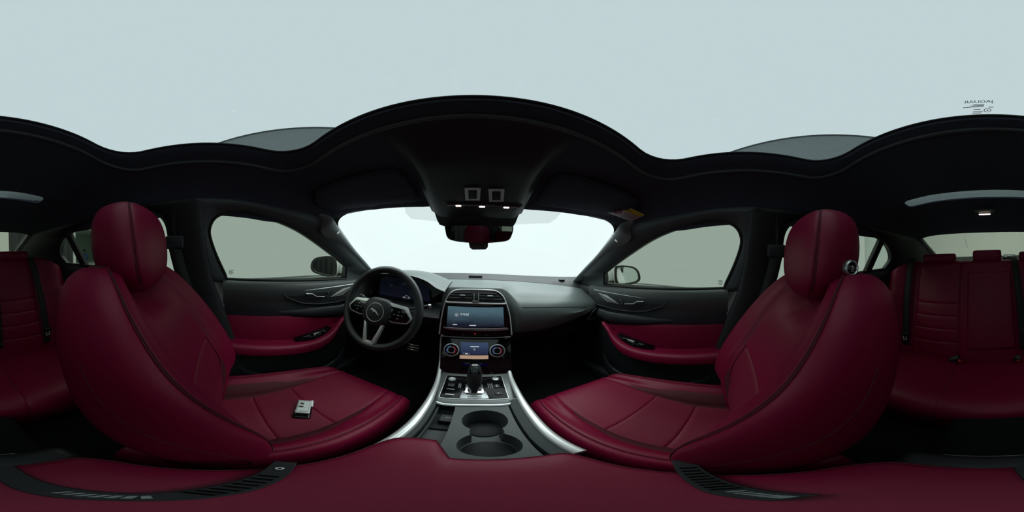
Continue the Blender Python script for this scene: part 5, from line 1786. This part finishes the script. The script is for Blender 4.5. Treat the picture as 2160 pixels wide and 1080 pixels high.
# chrome child seat anchor frame on the parcel shelf
t_ = thing('belt_guide', 'small bright belt guide on the parcel shelf behind the middle headrest', 'belt guide', at(2128, 545, y=-1.17))
c = at(2129, 541, y=-1.17)
MB().tube([c + V(u, 0, w) for u, w in ((-.045, -.004), (-.045, .012), (.040, .016), (.040, .0), (.018, -.002), (.016, .006), (-.022, .003), (-.024, -.006))], .003, 6, closed=True, up=(0, 1, 0)).build('guide_frame', SATIN, t_)
MB().rbox(c + V(0, .01, -.02), (.10, .03, .03), .006).build('guide_base', BLACK, t_)

# ------------------------------------------------------------------ key fob on the driver cushion
kc = at(640, 868, z=-.628)
ang = math.radians(-60) 
kd = V(-kc.x * -1, kc.y, 0)
dirk = V(kc.x, kc.y, 0).normalized()
ky = math.atan2(dirk.y, dirk.x) - math.pi / 2 - .12
kr = Matrix.Rotation(ky, 3, 'Z') @ Matrix.Rotation(math.radians(8), 3, 'X')
key = thing('key_fob', 'silver and black car key fob lying on the driver seat cushion', 'key fob', (kc.x, kc.y, -.634))
kcen = V(kc.x, kc.y, -.613)
MB().rbox(kcen, (.046, .092, .019), .007, kr).build('case', GLOSS, key)
fc = MB().rbox(kcen + kr @ V(-.001, .010, .0085), (.040, .066, .009), .004, kr).build('face', KEYGREY, key)
m = MB()
m.tube([kcen + kr @ V(u - .001, v + .010, .0135) for u, v in rrect(.031, .052, .003, 3)], .0007, 5, closed=True)
m.build('face_groove', GREYINK, fc)
for u, v, w_, h_, mt, nm in ((-.007, .014, .012, .009, INK, 'lock_key'), (-.008, -.001, .013, .008, INK, 'unlock_key'), (.009, .012, .009, .010, KEYGREY, 'boot_key'), (.008, -.002, .010, .009, KEYGREY, 'light_key'), (-.001, -.017, .024, .007, KEYGREY, 'lower_key')):
    MB().rbox(kcen + kr @ V(u, v + .010, .0133), (w_, h_, .0016), .0006, kr).build(nm, mt, fc)
MB().rbox(kcen + kr @ V(.020, .030, .004), (.010, .034, .014), .004, kr).build('blade_cap', KEYGREY, key)
MB().tube([kcen + kr @ V(-.016, -.044, -.004), kcen + kr @ V(-.024, -.054, -.008), kcen + kr @ V(-.014, -.056, -.008), kcen + kr @ V(-.008, -.047, -.004)], .0016, 6).build('ring', CHROME, key)

# ------------------------------------------------------------------ straps lying on the armrest
def strap(px_pts, lab, rivet, marks):
    z = -.4535
    P = [at(*q, z=z) for q in px_pts]
    P = spline(P, 60)
    t_ = thing('rubber_strap', lab, 'strap', sum(P, Vector()) / len(P))
    W_ = .021
    def side(i):
        d_ = (P[min(i + 1, 59)] - P[max(i - 1, 0)])
        return V(-d_.y, d_.x, 0).normalized()
    rings = []
    for i, p in enumerate(P):
        n = side(i) * (W_ / 2)
        rings.append([p - n, p - n + V(0, 0, .003), p - n * .9 + V(0, 0, .004), p + n * .9 + V(0, 0, .004), p + n + V(0, 0, .003), p + n])
    MB().loft(rings).build('band', RUBBER, t_, angle=40)
    for k in range(*marks):
        d_ = (P[k + 1] - P[k]).normalized()
        m = MB()
        q = [P[k] + side(k) * a + d_ * b + V(0, 0, .0042) for a, b in ((-.007, -.002), (.007, -.002), (.007, .002), (-.007, .002))]
        m.loft([q, [p + V(0, 0, .0006) for p in q]])
        m.build('slot', SLOTBLK, t_)
    if rivet is not None:
        MB().tube([P[rivet] + V(.0028 * math.cos(a), .0028 * math.sin(a), .0045) for a in [k * math.pi / 8 for k in range(16)]], .0009, 6, closed=True).build('rivet', WHITEINK, t_)
    return t_, P, side
t1, P1, sd1 = strap([(602, 975), (575, 1000), (520, 1022), (430, 1040), (320, 1049), (200, 1046), (110, 1035), (50, 1018), (5, 985)], 'slotted black rubber strap with a bright rivet lying across the armrest toward the driver seat', 4, (9, 24, 2))
for k in range(30, 44, 2):
    c = P1[k] + V(0, 0, .0046)
    d_ = (P1[k + 1] - P1[k]).normalized()
    MB().loft([[c + d_ * a + sd1(k) * b for a, b in ((-.0016, -.004), (.0012, -.0035), (.0020, .004), (-.0008, .0035))], [c + d_ * a + sd1(k) * b + V(0, 0, .0004) for a, b in ((-.0016, -.004), (.0012, -.0035), (.0020, .004), (-.0008, .0035))]]).build('letter', GREYINK, t1)
t2, P2, sd2 = strap([(1440, 971), (1460, 996), (1495, 1018), (1550, 1036), (1620, 1046), (1690, 1051)], 'slotted black rubber strap lying across the armrest toward the passenger seat', None, (8, 34, 3))
for k in range(36, 56, 3):
    c = P2[k] + V(0, 0, .0046)
    d_ = (P2[k + 1] - P2[k]).normalized()
    MB().loft([[c + d_ * a + sd2(k) * b for a, b in ((-.0012, -.004), (.0010, -.0035), (.0014, .004), (-.0008, .0035))], [c + d_ * a + sd2(k) * b + V(0, 0, .0004) for a, b in ((-.0012, -.004), (.0010, -.0035), (.0014, .004), (-.0008, .0035))]]).build('letter', GREYINK, t2)

# ------------------------------------------------------------------ the seated person far behind, in the hall
pp_ = ray(178, 540)
pp_ = pp_ * (10.5 / math.hypot(pp_.x, pp_.y))
px0, py0 = pp_.x, pp_.y
fw_ = V(-pp_.x, -pp_.y, 0).normalized() * -1     # faces away from the car
rt_ = V(fw_.y, -fw_.x, 0)
G = -1.08
def hp_(r, f, z):
    return V(px0, py0, G + z) + rt_ * r + fw_ * f
verts = [hp_(0, 0, .50), hp_(0, .0, .68), hp_(0, .02, .90), hp_(0, .03, 1.04), hp_(0, .05, 1.12),
         hp_(-.17, .03, 1.00), hp_(-.23, .10, .76), hp_(-.16, .32, .68), hp_(-.10, .40, .70),
         hp_(.17, .03, 1.00), hp_(.23, .10, .76), hp_(.16, .32, .68), hp_(.10, .40, .70),
         hp_(-.10, .06, .50), hp_(-.12, .46, .50), hp_(-.12, .44, .10), hp_(-.12, .58, .05),
         hp_(.10, .06, .50), hp_(.12, .46, .50), hp_(.12, .44, .10), hp_(.12, .58, .05)]
radii = [.15, .14, .165, .12, .055, .075, .055, .042, .035, .075, .055, .042, .035, .10, .075, .05, .04, .10, .075, .05, .04]
edges = [(0, 1), (1, 2), (2, 3), (3, 4), (3, 5), (5, 6), (6, 7), (7, 8), (3, 9), (9, 10), (10, 11), (11, 12), (0, 13), (13, 14), (14, 15), (15, 16), (0, 17), (17, 18), (18, 19), (19, 20)]
per = thing('person', 'seated person in a blue top with dark hair, turned away in the hall', 'person', (px0, py0, G))
me = bpy.data.meshes.new('body')
me.from_pydata([v - Vector(per['_o']) for v in verts], edges, [])
bo = bpy.data.objects.new('body', me)
COL.objects.link(bo)
bo.parent = per
bo['_o'] = Vector(per['_o'])
bo.modifiers.new('skin', 'SKIN')
for i, r in enumerate(radii):
    me.skin_vertices[0].data[i].radius = (r, r * .8)
me.skin_vertices[0].data[0].use_root = True
bo.modifiers.new('smooth', 'SUBSURF').levels = 1
bo.modifiers['smooth'].render_levels = 2
me.materials.append(BLUECLOTH)
rings = [[hp_(.075 * k * math.cos(a), .05 + .09 * k * math.sin(a), z) for a in [2 * math.pi * q / 16 for q in range(16)]] for z, k in ((1.10, .55), (1.14, .85), (1.20, 1), (1.26, .98), (1.31, .75), (1.335, .3))]
MB().loft(rings).build('head', SKIN, per)
rings = [[hp_(.082 * k * math.cos(a), .035 + .092 * k * math.sin(a), z) for a in [2 * math.pi * q / 16 for q in range(16)]] for z, k in ((1.15, .80), (1.20, .98), (1.26, 1.02), (1.315, .80), (1.345, .35))]
MB().loft(rings).build('hair', HAIR, per)
stl = thing('stool', 'dark stool under the seated person in the hall', 'stool', (px0, py0, G))
MB().rbox(hp_(0, .05, .335), (.40, .40, .05), .02).build('seat', DKCLOTH, stl)
for a, b in ((-.15, -.1), (.15, -.1), (-.15, .2), (.15, .2)):
    MB().tube([hp_(a, b, .32), hp_(a * 1.1, b * 1.1, .0)], .015, 8).build('leg', DKMETAL, stl)
hall = thing('hall_fill_light', 'added fill light on the hall ceiling that brightens the hall behind the doorway', 'lamp', (-12, -9, H_ROOM - .02))  # added light, out of view, that brightens the hall
MB().box((-12, -9, H_ROOM), (3.0, .5, .04)).build('lens', emit('hall_fill_glow', (.9, 1, .92), 16.0), hall)

# ------------------------------------------------------------------ floor mats
for s in (-1, 1):
    fm = MB().rbox((s * .40, .78, -.838), (.40, .50, .012), .005).build('floor_mat', CARPET)
    tag(fm, 'black floor mat in the driver footwell' if s < 0 else 'black floor mat in the passenger footwell', 'floor mat', 'front floor mats')

# ------------------------------------------------------------------ lift everything onto the studio floor
for o in list(SC.objects):
    if '_o' in o:
        del o['_o']
    if o.parent is None and o is not cam:
        o.location.z += LIFT
bpy.context.view_layer.update()
